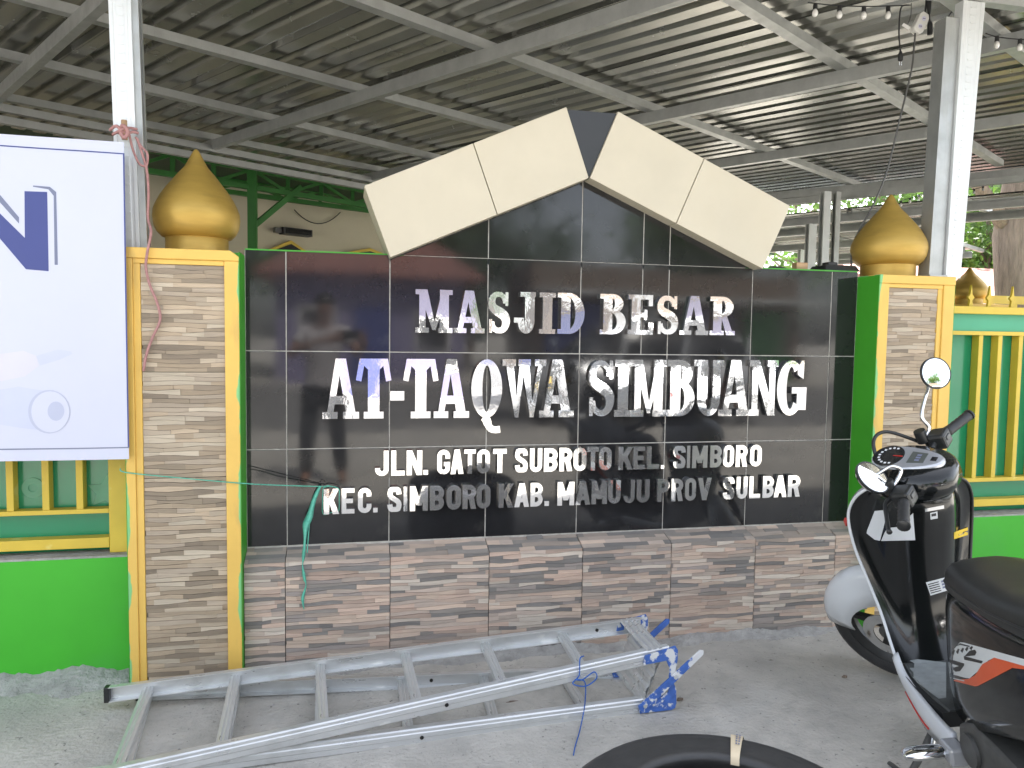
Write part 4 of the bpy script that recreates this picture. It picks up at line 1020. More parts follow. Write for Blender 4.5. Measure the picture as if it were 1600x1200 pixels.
def chan_rail(a, b, side):
    """channel rail: flat web on the outside (side=+1 far, -1 near), flanges inwards"""
    d = (b-a); Lg = d.length; x = d.normalized(); y = Vector((0,0,1)).cross(x).normalized(); z = x.cross(y)
    s = side if y.y > 0 else -side
    hh, ww, t = .052, .026, .003
    pr = [(0,-.004),(.004*-s,0),(-s*ww,0),(-s*ww,-t),(-s*t*1.6,-t*1.6),(-s*t,-hh+t*1.6),(-s*ww,-hh+t),(-s*ww,-hh),(.004*-s,-hh),(0,-hh+.004)]
    # a shallow rib along the web
    pr = [(0,-.004),(-s*.004,0),(-s*ww,0),(-s*ww,-t),(-s*t*1.6,-t*1.6),(-s*t*1.6,-hh+t*1.6),(-s*ww,-hh+t),(-s*ww,-hh),(-s*.004,-hh),(0,-hh+.004),(0,-hh*.62),(s*.0022,-hh*.55),(s*.0022,-hh*.30),(0,-hh*.24)]
    mb = MB(); mb.loft([[(q, u, v) for u, v in pr] for q in (0, Lg)], True, False)
    o = mb.build('rail', 'aluminium', None)
    mm = Matrix.Identity(4)
    for i in range(3): mm[i][0] = x[i]; mm[i][1] = y[i]; mm[i][2] = z[i]; mm[i][3] = a[i]
    o.parent = lad; o.matrix_parent_inverse = Matrix.Translation(lad.location).inverted(); o.matrix_basis = mm
    return o
up = Vector((0,0,.052))
R4 = (r4R+up, r4L+up); R2 = (r2R+up, r2L+up); R3 = (r3R, r3L); R1 = (r1R, r1L)
chan_rail(*R4, -1); chan_rail(*R2, 1); chan_rail(*R3, -1); chan_rail(*R1, 1)
def rungs(A, B, ts, dz=-.03, w=.034, h=.022):
    for tA, tB in ts:
        a = A[0].lerp(A[1], tA)+Vector((0,0,dz)); b = B[0].lerp(B[1], tB)+Vector((0,0,dz)); d = (b-a).normalized(); a = a+d*.004; b = b-d*.004; Lg = (b-a).length
        x = (b-a).normalized(); y = Vector((0,0,1)).cross(x).normalized(); z = x.cross(y)
        pr = [(-w/2,-h/2),(w/2,-h/2),(w/2,h*.3)]+[(w/2-w*k/6, h/2-(.003 if k % 2 else 0)) for k in range(1,6)]+[(-w/2,h*.3)]
        mb = MB(); mb.loft([[(q, u, v) for u, v in pr] for q in (0, Lg)])
        o = mb.build('rung', 'aluminium', None)
        mm = Matrix.Identity(4)
        for i in range(3): mm[i][0] = x[i]; mm[i][1] = y[i]; mm[i][2] = z[i]; mm[i][3] = a[i]
        o.parent = lad; o.matrix_parent_inverse = Matrix.Translation(lad.location).inverted(); o.matrix_basis = mm
def tpar(R_, px):   # parameter along a rail where its pixel x equals px
    lo, hi = 0., 1.
    def pxx(t):
        p = R_[0].lerp(R_[1], t); d = np.array(p)-CAM; return 800+FPX*(d@_R)/(d@_F)
    for _ in range(40):
        mid = (lo+hi)/2
        if pxx(mid) > px: lo = mid
        else: hi = mid
    return (lo+hi)/2
rungs(R3, R1, [(tpar(R3,b), tpar(R1,a)) for a, b in ((878,915),(758,790),(633,655),(500,506),(368,342),(232,176))])
rungs(R4, R2, [(tpar(R4,b), tpar(R2,a)) for a, b in ((880,920),(755,775),(628,640),(500,500),(368,345),(232,190))])
# platform tread at the hinge end: ribbed plates facing out between the frames
def plate(a0, a1, b0, b1, n, name, m):
    """ribbed plate spanned by edge a0-a1 and edge b0-b1"""
    mb = MB(); rows = []
    nn = n*4
    nrm = (a1-a0).cross(b0-a0).normalized()
    for k in range(nn+1):
        t = k/nn; hgt = (.0 if (k % 4) < 2 else .006)
        rows.append([a0.lerp(b0, t)+nrm*hgt, a1.lerp(b1, t)+nrm*hgt])
    for k in range(nn, -1, -1):
        t = k/nn; rows.append([a0.lerp(b0, t)-nrm*.003, a1.lerp(b1, t)-nrm*.003])
    rows.append(rows[0]); mb.loft(rows, closed=False, caps=False); put(mb.build(name, m, None), lad)
dn = Vector((0,0,-.03)); ux = (r4R-r4L).normalized()
plate(r3R-ux*.02+dn*.3, r1R-ux*.02+dn*.3, r4R+up*.5-ux*.11, r2R+up*.5-ux*.11, 5, 'top_tread', 'aluminium')
plate(r3R-ux*.02+Vector((0,0,-.005)), r1R-ux*.02+Vector((0,0,-.005)), r3R-ux*.085+Vector((0,0,-.01)), r1R-ux*.085+Vector((0,0,-.01)), 3, 'top_tread', 'aluminium')
def hinge(top, bot, yoff, s):
    """blue hinge bracket: two eared plates and the spreader arm"""
    d = ux
    def P2(u, w): return (bot.x+d.x*u, bot.y+d.y*u+yoff, bot.z+w)
    H = top.z-bot.z
    poly = [(-.125,.030),(-.118,.006),(.005,.004),(.018,.010),(.022,.026),(.020,.075),(.010,.10),(.016,H-.075),(.022,H-.05),(.022,H-.012),(.012,H+.004),(-.105,H-.020),(-.110,H-.052),(-.022,H-.046),(-.008,H-.075),(-.010,.10),(-.012,.070),(-.06,.045)]
    o = MB().prism(poly, 0, .007*s, lambda a, b, dd: (P2(a,b)[0], P2(a,b)[1]+dd, P2(a,b)[2])).build('hinge_bracket', 'blue_plastic', None, bevel=.0015); put(o, lad)
    a = Vector(P2(-.112,.03)); b = Vector(P2(.112,.205)); x = (b-a).normalized(); n = Vector((0,1,0)); t = x.cross(n).normalized()*.016
    pr = [a-x*.012, a-x*.008+t, b+t*.7, b+x*.01, b-t*.7, a-x*.008-t]
    o = MB().add([p+Vector((0,.009*s,0)) for p in pr]+[p+Vector((0,.015*s,0)) for p in pr], [tuple(range(6)), tuple(range(11,5,-1))]+[(i,i+6,(i+1)%6+6,(i+1)%6) for i in range(6)]).build('spreader_arm', 'blue_plastic', None, bevel=.001); put(o, lad)
    for q in (a+x*.01, a.lerp(b,.55)):
        o = MB().tube([q+Vector((0,.014*s,0)), q+Vector((0,.019*s,0))], .007, 10).build('rivet', 'aluminium', None); put(o, lad)
hinge(r3R, r4R, -.004, -1); hinge(r1R, r2R, .004, 1)
# rail caps (feet) and holes
for R_ in (R1, R2):
    a = R_[1]; put(box('foot_cap', (a.x-.010,a.y-.027,a.z-.053), (a.x+.008,a.y+.002,a.z+.001), 'black_plastic', bevel=.003), lad)
for R_, s, ts in ((R3,-1,(.40,)), (R4,-1,(.46,)), (R1,1,(.09,.47)), (R2,1,(.10,.44))):
    for t in ts:
        p = R_[0].lerp(R_[1], t)+Vector((0,.0,-.030)); y = -.0035 if s < 0 else -.0075
        put(MB().tube([p+Vector((0,y,0)), p+Vector((0,y+.003,0))], .0065, 12).build('rail_hole', 'dark_glass', None), lad)
bs_ = thing('blue_string', 'blue string tied to the ladder rail and trailing on the concrete', 'string', tuple(R3[0].lerp(R3[1],.1)))
q = R3[0].lerp(R3[1], tpar(R3,915))
zz = lambda x, y, Y: PX(x, y, Y)
put(MB().tube(crv([zz(912,1025,q.y+.01),zz(906,1030,q.y-.01),zz(905,1055,q.y-.012),zz(895,1068,q.y-.012),zz(915,1072,q.y-.012),zz(932,1060,q.y-.012),zz(928,1050,q.y-.012),zz(910,1062,q.y-.014),zz(898,1062,q.y-.014),zz(914,1066,q.y-.014),zz(914,1100,R4[0].y-.02)]), .0022, 6).build('knot', 'blue_string', None, smooth='all'), bs_)
gy = [onZ(905,1145,.012), onZ(899,1165,.012), onZ(896,1180,.012)]
put(MB().tube(crv([zz(914,1100,R4[0].y-.02),zz(911,1118,R4[0].y-.03)]+[V3(g) for g in gy]), .002, 6).build('tail', 'blue_string', None, smooth='all'), bs_)

# ------------------------------------------------------------------ tyres stacked at the bottom edge
tq = atD(1080,1147,1.78)
R_t = .345; tc_ = Vector((float(tq[0]), float(tq[1]), 0)); fwd = Vector((_F[0],_F[1],0)).normalized(); tc_ -= fwd*R_t*.93
hz = float(tq[2])
def tyre(loc, h, label):
    p = thing('tyre', label, 'tyre', loc, 'tyres stacked in front of the ladder')
    R0 = R_t; w = h
    prof = [(.60,.10),(.60,.02),(.66,.0),(.80,.0),(.92,.06),(.985,.16),(1.0,.28),(1.0,.72),(.985,.84),(.92,.94),(.88,.965),(.875,.955),(.80,1.0),(.79,.99),(.745,1.0),(.735,.99),(.66,1.0),(.60,.98),(.60,.90),(.66,.80),(.68,.5),(.66,.2)]
    n = 56; rings = [[(R0*r*cos(2*pi*k/n), R0*r*sin(2*pi*k/n), w*z) for k in range(n)] for r, z in prof]; rings.append(rings[0])
    MB().loft(rings, True, False).build('casing', 'rubber', p, smooth='all')
    mb = MB()
    for k in range(48):
        a = 2*pi*k/48; 
        for zz_, da in ((.34,0),(.66,.05)):
            c_, s_ = cos(a+da), sin(a+da); t = Vector((-s_, c_, 0)); ra = Vector((c_, s_, 0)); cz = Vector((0,0,w*zz_))
            o_ = ra*R0*.998+cz; i_ = ra*R0*1.012+cz; e = t*.014+Vector((0,0,.012)); g = t*.014-Vector((0,0,.012))
            mb.hexa([o_-e, o_+g, o_+e, o_-g], [i_-e*.9, i_+g*.9, i_+e*.9, i_-g*.9])
    tr_ = mb.build('tread_blocks', 'rubber', p); tr_['kind'] = 'stuff'
    return p, prof
low, _ = tyre((tc_.x, tc_.y, .002), .19, 'black tyre lying flat on the concrete under another tyre')
tt, prof_t = tyre((tc_.x, tc_.y, .1925), hz-.19+.012, 'black tyre with cream paper band cut by the bottom edge of the picture')
# paper band wrapped round the section
hT = hz-.19+.012
va = Vector(onZ(1152,1170,hz))-tc_; ang = math.atan2(va.y, va.x)
mb = MB(); rows = []
for da in (-.045,-.015,.015,.045):
    rows.append([( (R_t*r*1.004+.002)*cos(ang+da+.02*(z-.5)), (R_t*r*1.004+.002)*sin(ang+da+.02*(z-.5)), hT*z+(.003 if z > .5 else -.001)) for r, z in ((.59,.9),(.59,.985),(.66,1.005),(.80,1.005),(.90,.97),(.96,.90),(.99,.83),(1.006,.72),(1.006,.28))])
mb.loft(rows, False, False); mb.build('paper_band', 'paper', tt, smooth='all')
# small grey print on the band
mb = MB()
for k in range(5):
    for c_ in range(2):
        r0 = .74+.034*k; a0 = ang-.02+.022*c_
        mb.add([((R_t*r+.003)*cos(a), (R_t*r+.003)*sin(a), hT*1.005+.0045-(r-.8)*.05*(r > .8)) for r, a in ((r0,a0),(r0+.02,a0),(r0+.02,a0+.013),(r0,a0+.013))], [(0,1,2,3)])
mb.build('printed_marks', 'print_grey', tt)

# ------------------------------------------------------------------ odds on top of the sign wall and hanging things
bx = thing('black_box_lid', 'flat black plastic box lid on top of the sign wall by the right dome', 'lid', (2.40,.09,TOP+.006))
a = onY(1283,425,.05); b = onY(1338,428,.05)
put(MB().hexa([(a[0],.02,TOP+.006),(b[0],.02,TOP+.006),(b[0],.16,TOP+.006),(a[0],.16,TOP+.006)], [(a[0]+.015,.035,TOP+.034),(b[0]-.015,.035,TOP+.034),(b[0]-.015,.145,TOP+.034),(a[0]+.015,.145,TOP+.034)]).build('lid_plate', 'black_plastic', None, bevel=.003), bx)
cx = (a[0]+b[0])/2-.02
put(MB().box((cx-.03,.06,TOP+.033), (cx+.02,.11,TOP+.05)).build('lid_handle', 'black_plastic', None, bevel=.004), bx)
wb_ = thing('wood_block', 'small brown wood block with black cable on top of the sign wall', 'block', (2.22,.08,TOP+.006))
a = onY(1241,418,.06); b = onY(1258,426,.06)
put(box('block', (a[0],.04,TOP+.0065), (b[0],.08,TOP+.040), 'wood', bevel=.002), wb_)
put(MB().tube(crv([PX(1200,424,.05),PX(1203,418,.05),PX(1220,418,.05),PX(1232,422,.05),PX(1240,426,.04),PX(1236,428,.03)]), .005, 7).build('cable', 'black_plastic', None, smooth='all'), wb_)
# power strip on a cable at upper right
yp = .10
ps = thing('power_strip', 'white power strip hanging on a long cable from the canopy', 'power strip', tuple(PX(1437,35,yp)))
a, b = PX(1444,22,yp), PX(1430,52,yp); x = (b-a).normalized(); t = x.cross(Vector((0,1,0))).normalized()*.026
pr2 = [a-t*.6, a+t*.6, a+x*.015+t, b-x*.015+t, b+t*.6, b-t*.6, b-x*.015-t, a+x*.015-t]
put(MB().add([p-Vector((0,.015,0)) for p in pr2]+[p+Vector((0,.015,0)) for p in pr2], [tuple(range(8)), tuple(range(15,7,-1))]+[(i,i+8,(i+1)%8+8,(i+1)%8) for i in range(8)]).build('housing', 'bulb_white', None, bevel=.003), ps)
for k in (.3,.7):
    q = a.lerp(b, k); put(MB().tube([q-Vector((0,.0165,0)), q-Vector((0,.0145,0))], .011, 12).build('socket', 'print_pink', None), ps)
    for dx in (-.004,.004): put(MB().tube([q+Vector((dx,-.0175,0)), q+Vector((dx,-.0160,0))], .0022, 6).build('socket_hole', 'dark_glass', None), ps)
put(MB().tube(crv([b, PX(1428,75,yp), PX(1424,110,yp), PX(1405,190,yp), PX(1385,270,yp), PX(1362,325,yp), PX(1345,355,yp+.02), PX(1332,385,yp+.03), PX(1330,418,yp)]), .0042, 6).build('cable', 'engine_grey', None, smooth='all'), ps)
put(MB().tube(crv([a, PX(1446,16,yp), PX(1448,-10,yp)]), .004, 6).build('hanger', 'dark_string', None, smooth='all'), ps)
pg = thing('hanging_plug', 'black cable with a two pin plug hanging left of the power strip', 'plug', tuple(PX(1407,80,yp)))
put(MB().tube(crv([PX(1420,8,yp),PX(1408,12,yp),PX(1405,40,yp),PX(1405,60,yp),PX(1407,82,yp)]), .0035, 6).build('cable', 'dark_string', None, smooth='all'), pg)
put(MB().tube([PX(1407,80,yp),PX(1407,86,yp),PX(1407,94,yp),PX(1407,96,yp)], [.005,.011,.011,.006], 9).build('plug_body', 'dark_string', None, smooth='all'), pg)
for dx in (-1.5,1.5): put(MB().tube([PX(1407+dx,95,yp),PX(1407+dx,102,yp)], .0018, 6).build('pin', 'chrome', None), pg)
ub = thing('folded_umbrella', 'slim black folded cable bundle hanging beside the right post', 'cable', tuple(PX(1450,30,yp)))
ub.name = 'cable_bundle'
put(MB().tube([PX(1447,-30,yp),PX(1451,0,yp),PX(1452,22,yp)], [.012,.014,.006], 8).build('sleeve', 'dark_string', None, smooth='all'), ub)
put(MB().tube([PX(1452,22,yp),PX(1453,34,yp)], .003, 6).build('cord', 'dark_string', None), ub)
put(MB().tube([PX(1453,33,yp),PX(1453,38,yp),PX(1453,54,yp)], [.006,.012,.012], 8).build('connector', 'dark_string', None, smooth='all'), ub)
tgp = thing('cable_tag', 'small pale tag dangling beside the power strip', 'tag', tuple(PX(1416,41,yp)))
tgp.name = 'cable_tag'
put(MB().add([PX(1412,36,yp),PX(1423,42,yp),PX(1420,47,yp),PX(1409,40,yp)]+[PX(1412,36,yp+.004),PX(1423,42,yp+.004),PX(1420,47,yp+.004),PX(1409,40,yp+.004)], [(0,1,2,3),(7,6,5,4),(0,4,5,1),(1,5,6,2),(2,6,7,3),(3,7,4,0)]).build('card', 'bulb_white', None), tgp)
put(MB().tube(crv([PX(1418,38,yp+.002),PX(1423,25,yp),PX(1424,5,yp)]), .0018, 5).build('thread', 'dark_string', None), tgp)
# string lights
def string_lights(pts, bulbs, Y, label, pr=.010):
    p = thing('string_lights', label, 'string lights', tuple(PX(*bulbs[0], Y)), 'strings of bulbs under the canopy')
    put(MB().tube(crv([PX(x, y, Y) for x, y in pts]), .0028, 5).build('wire', 'dark_string', None, smooth='all'), p)
    for x, y in bulbs:
        q = PX(x, y, Y); k = 1 if Y < 1 else .85
        put(MB().lathe([(0,0),(.009*k,0),(.010*k,-.006*k),(.010*k,-.024*k),(0,-.024*k)], 10, q).build('socket', 'dark_string', None, smooth=True), p)
        put(MB().lathe([(0,-.024*k),(.007*k,-.024*k),(.012*k,-.034*k),(.0135*k,-.043*k),(.011*k,-.052*k),(.006*k,-.057*k),(0,-.058*k)], 12, q).build('bulb', 'bulb_white', None, smooth='all'), p)
string_lights([(1262,4),(1300,8),(1350,10),(1400,9),(1424,8)], [(1274,6),(1312,9),(1350,10),(1388,10)], .10, 'string of four small bulbs along the canopy at top right')
string_lights([(1487,18),(1480,30),(1476,45),(1474,55)], [(1474,54)], .10, 'single bulb dangling left of the right post', )
string_lights([(1540,52),(1560,58),(1600,62),(1640,64)], [(1558,57),(1594,61)], .12, 'string of bulbs running right from the right post')
string_lights([(1395,318),(1420,310),(1450,300),(1480,288),(1520,296),(1560,280),(1610,268)], [(1408,314),(1422,309),(1436,304),(1522,295),(1536,290),(1550,284),(1567,277),(1590,272)], 2.9, 'far string of tiny bulbs along the second canopy')
# ------------------------------------------------------------------ scooter
from mathutils.bvhtree import BVHTree
SX, SY, SH, SLEAN, SSTEER, SS = 2.335, -.625, radians(17), radians(9), radians(49), .975
RAKE = radians(26.5); S0 = Vector((0,-.36,.93)); SAX = Vector((0,-sin(RAKE),cos(RAKE)))
_rot = Matrix.Rotation(SSTEER, 4, SAX)
def TW(p, st=False):
    p = Vector(p)
    if st: p = S0 + _rot @ (p-S0)
    p = p*SS
    a = p.x*cos(SLEAN)-p.z*sin(SLEAN); z = p.x*sin(SLEAN)+p.z*cos(SLEAN)
    return Vector((SX+sin(SH)*p.y+cos(SH)*a, SY+cos(SH)*p.y-sin(SH)*a, z))
scooter = thing('scooter', 'black scooter with white and orange side stripe parked on its stand by the right pillar', 'scooter', (SX-.3,SY-.6,0))
BV = []           # surfaces that can carry decals
def sb(mb, name, m, st=False, parent=None, smooth=True, decal=False, bevel=0, sub=0):
    mb.v = [tuple(TW(p, st)) for p in mb.v]
    if decal: BV.append((list(mb.v), list(mb.f)))
    me = mb.mesh(name); bm = bmesh.new(); bm.from_mesh(me); bmesh.ops.recalc_face_normals(bm, faces=bm.faces); bm.to_mesh(me); bm.free()
    o = link(name, me, m, None, smooth, bevel, sub)
    if parent: o.parent = parent
    else: put(o, scooter)
    return o
def smooth_sections(rows, n):
    """Catmull-Rom resample of a table of numbers along its first axis"""
    rows = np.array(rows, float); k = len(rows); out = []
    for i in range(k-1):
        a, b, c, d = rows[max(0,i-1)], rows[i], rows[i+1], rows[min(k-1,i+2)]
        for j in range(n):
            t = j/n; out.append(.5*(2*b+(c-a)*t+(2*a-5*b+4*c-d)*t*t+(3*b-a-3*c+d)*t**3))
    out.append(rows[-1]); return out
# --- wheels
def wheel(y, st):
    n = 48; w = .046
    pr = [(.180,-.030),(.195,-.040),(.212,-.046),(.226,-.040),(.234,-.022),(.2365,0),(.234,.022),(.226,.040),(.212,.046),(.195,.040),(.180,.030)]
    rings = [[(x, y+r*cos(2*pi*k/n), .236+r*sin(2*pi*k/n)) for k in range(n)] for r, x in pr]; rings.append(rings[0])
    root = sb(MB().loft(rings, True, False), 'wheel', 'rubber', st)
    pr = [(.182,-.030),(.176,-.032),(.160,-.022),(.150,-.012),(.150,.012),(.160,.022),(.176,.032),(.182,.030)]
    sb(MB().loft([[(x, y+r*cos(2*pi*k/n), .236+r*sin(2*pi*k/n)) for k in range(n)] for r, x in pr]+[[(-.030, y+.182*cos(2*pi*k/n), .236+.182*sin(2*pi*k/n)) for k in range(n)]], True, False), 'rim', 'black_plastic', st, root)
    mb = MB()
    for k in range(5):
        a = 2*pi*k/5+.3; d = Vector((0,cos(a),sin(a))); t = Vector((0,-sin(a),cos(a))); c = Vector((0,y,.236))
        mb.hexa([c+d*.03-t*.016+Vector((-.014,0,0)), c+d*.03+t*.016+Vector((-.014,0,0)), c+d*.03+t*.016+Vector((.014,0,0)), c+d*.03-t*.016+Vector((.014,0,0))],
                [c+d*.156-t*.010+Vector((-.010,0,0)), c+d*.156+t*.010+Vector((-.010,0,0)), c+d*.156+t*.010+Vector((.010,0,0)), c+d*.156-t*.010+Vector((.010,0,0))])
    sb(mb, 'spokes', 'black_plastic', st, root, smooth=False)
    sb(MB().tube([(-.05,y,.236),(.05,y,.236)], .038, 18), 'hub', 'engine_grey', st, root)
    return root
wheel(0, True)
wheel(-1.22, False)
# brake disc and caliper, fork legs
n = 36
sb(MB().loft([[(-.055, r*cos(2*pi*k/n), .236+r*sin(2*pi*k/n)) for k in range(n)] for r in (.055,.095)]+[[(-.059, r*cos(2*pi*k/n), .236+r*sin(2*pi*k/n)) for k in range(n)] for r in (.095,.055)], True, False), 'brake_disc', 'chrome', True)
sb(MB().box((-.085,-.11,.22), (-.05,-.06,.31)), 'brake_caliper', 'gold_rim', True, smooth=False, bevel=.006)
for s in (-1, 1):
    b = Vector((s*.075,-.01,.236)); e = b+SAX*.36+Vector((-s*.015,-.03,0)); sb(MB().tube([b, b+SAX*.18, e], [.019,.019,.014], 12), 'fork_leg', 'black_plastic', True)
# --- front fender
rows = []
for k in range(15):
    a = radians(8+150*k/14); t = k/14; hw = .088*(.62+.38*sin(pi*min(1,t*1.35+.12))); R0 = .262+.016*sin(pi*t)
    ring_ = []
    for q in range(13):
        f = -1+2*q/12; prof_r = R0-.135*abs(f)**3.2; ring_.append((hw*f, prof_r*cos(a), .236+prof_r*sin(a)))
    rows.append(ring_)
fd = sb(MB().loft(rows, False, False), 'front_fender', 'scooter_white', True, smooth='all'); md = fd.modifiers.new('t', 'SOLIDIFY'); md.thickness = .004
# --- leg shield, inner black panel and outer white front
LS = smooth_sections([ # z, halfwidth, y centre, y edge, y front
 (.265,.150,-.395,-.385,-.30),(.33,.152,-.365,-.345,-.275),(.42,.158,-.345,-.305,-.250),(.53,.178,-.345,-.270,-.22),(.64,.202,-.362,-.252,-.18),(.74,.214,-.385,-.255,-.145),(.80,.208,-.395,-.272,-.14),(.85,.180,-.390,-.300,-.16),(.885,.120,-.38,-.33,-.22)], 4)
rows = []; fr = []; le = []; re = []
for z, hw, yc, ye, yf in LS:
    # inner: a rounded box in the middle that stands proud of flat wings, as on a scooter glove panel
    r1 = []
    for q in range(17):
        f = -1+2*q/16; k = 1/(1+math.exp((abs(f)-.60)*11)); r1.append((hw*f, ye+(yc-ye)*k-.012*(1-abs(f)), z))
    rows.append(r1); le.append(r1[0]); re.append(r1[-1])
    fr.append([(hw*(1.012+.07*min(1,6*(1-abs(-1+2*q/16))))*(-1+2*q/16), ye+.004+(yf-ye)*(1-abs(-1+2*q/16)**2.4), z) for q in range(17)])
inner = sb(MB().loft(rows, False, False), 'leg_shield', 'black_gloss', smooth='all', decal=True)
sb(MB().loft(fr, False, False), 'front_cover', 'scooter_white', smooth='all')
for e, m_ in ((le, 'scooter_white'), (re, 'black_plastic')): sb(MB().tube([(p[0], p[1]-.001, p[2]) for p in e], .0055, 8), 'edge_trim', m_, smooth='all')
sb(MB().loft([[(p[0]*.98, p[1], p[2]) for p in rows[-1]], [(p[0]*.98, p[1], p[2]+.004) for p in fr[-1]]], False, False), 'shield_top', 'black_plastic', smooth='all')
# --- floor board with mat and side trims
fl0 = [(-.40,.150),(-.48,.163),(-.56,.168),(-.64,.166),(-.72,.158)]
mb = MB(); mb.loft([[(-hw,y,.262),(hw,y,.262),(hw,y,.215),(-hw,y,.215)] for y, hw in fl0]); sb(mb, 'floor_board', 'black_plastic', smooth=False)
mb = MB(); mb.loft([[(-hw+.018,y,.2625),(-hw+.022,y,.268),(hw-.022,y,.268),(hw-.018,y,.2625)] for y, hw in fl0]); sb(mb, 'floor_mat', 'floor_mat', smooth=False, decal=True)
for s in (-1, 1):
    rows = smooth_sections([(-.375,.152,.262,.300),(-.45,.163,.222,.268),(-.56,.176,.190,.262),(-.66,.182,.168,.258),(-.76,.180,.175,.250),(-.80,.172,.200,.245)], 4)
    mb = MB(); mb.loft([[(s*(hw-.012),y,z1),(s*(hw+.004),y,z1-.006),(s*(hw+.010),y,(z0+z1)/2),(s*(hw+.002),y,z0),(s*(hw-.014),y,z0+.004)] for y, hw, z0, z1 in rows])
    tr = sb(mb, 'side_trim', 'scooter_white', decal=(s < 0), smooth='all')
    if s < 0:
        mb = MB(); mb.loft([[(s*(hw+.0075),y,z0+(z1-z0)*.37),(s*(hw+.0115),y,z0+(z1-z0)*.35),(s*(hw+.0110),y,z0+(z1-z0)*.31),(s*(hw+.006),y,z0+(z1-z0)*.30)] for y, hw, z0, z1 in rows[6:14]]); sb(mb, 'red_stripe', 'red_plastic', parent=tr, smooth='all')
# --- body under the seat
BS = smooth_sections([ # y, halfwidth low, halfwidth high, z low, z high
 (-.665,.085,.080,.268,.560),(-.70,.118,.108,.262,.625),(-.78,.146,.128,.262,.650),(-.90,.166,.146,.290,.665),(-1.05,.178,.154,.36,.68),(-1.22,.172,.150,.43,.70),(-1.40,.130,.120,.50,.72),(-1.55,.060,.060,.58,.735)], 3)
rows = []
for y, wl_, wh_, z0, z1 in BS:
    r_ = []
    for q in range(20):
        f = q/19; a = -pi/2+f*pi
        pass
    H_ = z1-z0
    half = [(.0,z0),(wl_*.72,z0),(wl_*.97,z0+H_*.06),(wl_,z0+H_*.22),(wl_*.99,z0+H_*.45),((wl_+wh_)/2,z0+H_*.66),(wh_,z0+H_*.86),(wh_*.93,z0+H_*.97),(wh_*.75,z1),(0,z1)]
    rows.append([(x,y,z) for x, z in half]+[(-x,y,z) for x, z in half[-2:0:-1]])
body = sb(MB().loft(rows), 'side_body', 'black_gloss', decal=True, smooth='all')
# --- seat
ST = smooth_sections([(-.655,.045,.600,.655),(-.68,.085,.615,.705),(-.74,.118,.630,.728),(-.85,.140,.645,.733),(-1.0,.150,.655,.738),(-1.10,.152,.662,.752),(-1.25,.142,.675,.772),(-1.38,.110,.69,.775),(-1.45,.05,.70,.76)], 3)
rows = []
for y, hw, z0, z1 in ST:
    H_ = z1-z0; half = [(0,z0),(hw*.90,z0),(hw*1.0,z0+H_*.18),(hw*1.0,z0+H_*.42),(hw*.93,z0+H_*.70),(hw*.76,z0+H_*.90),(hw*.45,z1-H_*.02),(0,z1)]
    rows.append([(x,y,z) for x, z in half]+[(-x,y,z) for x, z in half[-2:0:-1]])
seat = sb(MB().loft(rows), 'seat', 'black_vinyl', smooth='all')
for s in (-1, 1): sb(MB().tube([(s*hw*1.004, y, z0+(z1-z0)*.40) for y, hw, z0, z1 in ST[2:-2]], .0032, 6), 'seat_piping', 'black_plastic', parent=seat, smooth='all')
# tail lamp, grab rail, rear fender
sb(MB().loft([[(-.06,-1.52,.60),(.06,-1.52,.60),(.05,-1.52,.69),(-.05,-1.52,.69)],[(-.045,-1.58,.615),(.045,-1.58,.615),(.038,-1.575,.68),(-.038,-1.575,.68)]]), 'tail_lamp', 'red_plastic', bevel=.006)
sb(MB().tube(crv([(-.13,-1.20,.73),(-.14,-1.40,.79),(-.08,-1.52,.80),(.08,-1.52,.80),(.14,-1.40,.79),(.13,-1.20,.73)]), .013, 10), 'grab_rail', 'scooter_silver', smooth='all')
sb(MB().loft([[(x*.07, -1.22+.262*cos(a), .236+.262*sin(a)-.02*abs(x)**2) for x in (-1,-.6,0,.6,1)] for a in [radians(95+95*k/8) for k in range(9)]], False, False), 'rear_fender', 'black_plastic', smooth='all')
# --- engine case, swing arm, shock, exhaust
rows = [[(-.175, y, z) for y, z in ((-.84,.22),(-.95,.185),(-1.1,.175),(-1.25,.18),(-1.36,.21),(-1.39,.26),(-1.35,.31),(-1.22,.325),(-1.05,.335),(-.92,.335),(-.85,.30))], [(-.06, y, z) for y, z in ((-.83,.21),(-.95,.175),(-1.1,.165),(-1.25,.17),(-1.37,.20),(-1.40,.26),(-1.36,.32),(-1.22,.335),(-1.05,.345),(-.92,.345),(-.84,.31))]]
eng = sb(MB().loft(rows), 'engine_case', 'engine_grey', smooth=True, bevel=.01)
for y_ in (-.92,-1.08,-1.28): sb(MB().tube([(-.176,y_,.26),(-.186,y_,.26)], .045 if y_ != -1.08 else .03, 20), 'case_boss', 'engine_grey', parent=eng)
sb(MB().box((-.07,-.98,.19), (.10,-.74,.40)), 'crankcase', 'engine_grey', smooth=False, bevel=.02)
sb(MB().tube([(-.12,-1.24,.33),(-.10,-1.16,.58)], .026, 12), 'shock_absorber', 'engine_grey')
sb(MB().tube([(.13,-.85,.20),(.15,-1.0,.22),(.16,-1.05,.25),(.165,-1.40,.33),(.165,-1.45,.34)], [.018,.02,.05,.052,.03], 14), 'exhaust', 'black_plastic', smooth='all')
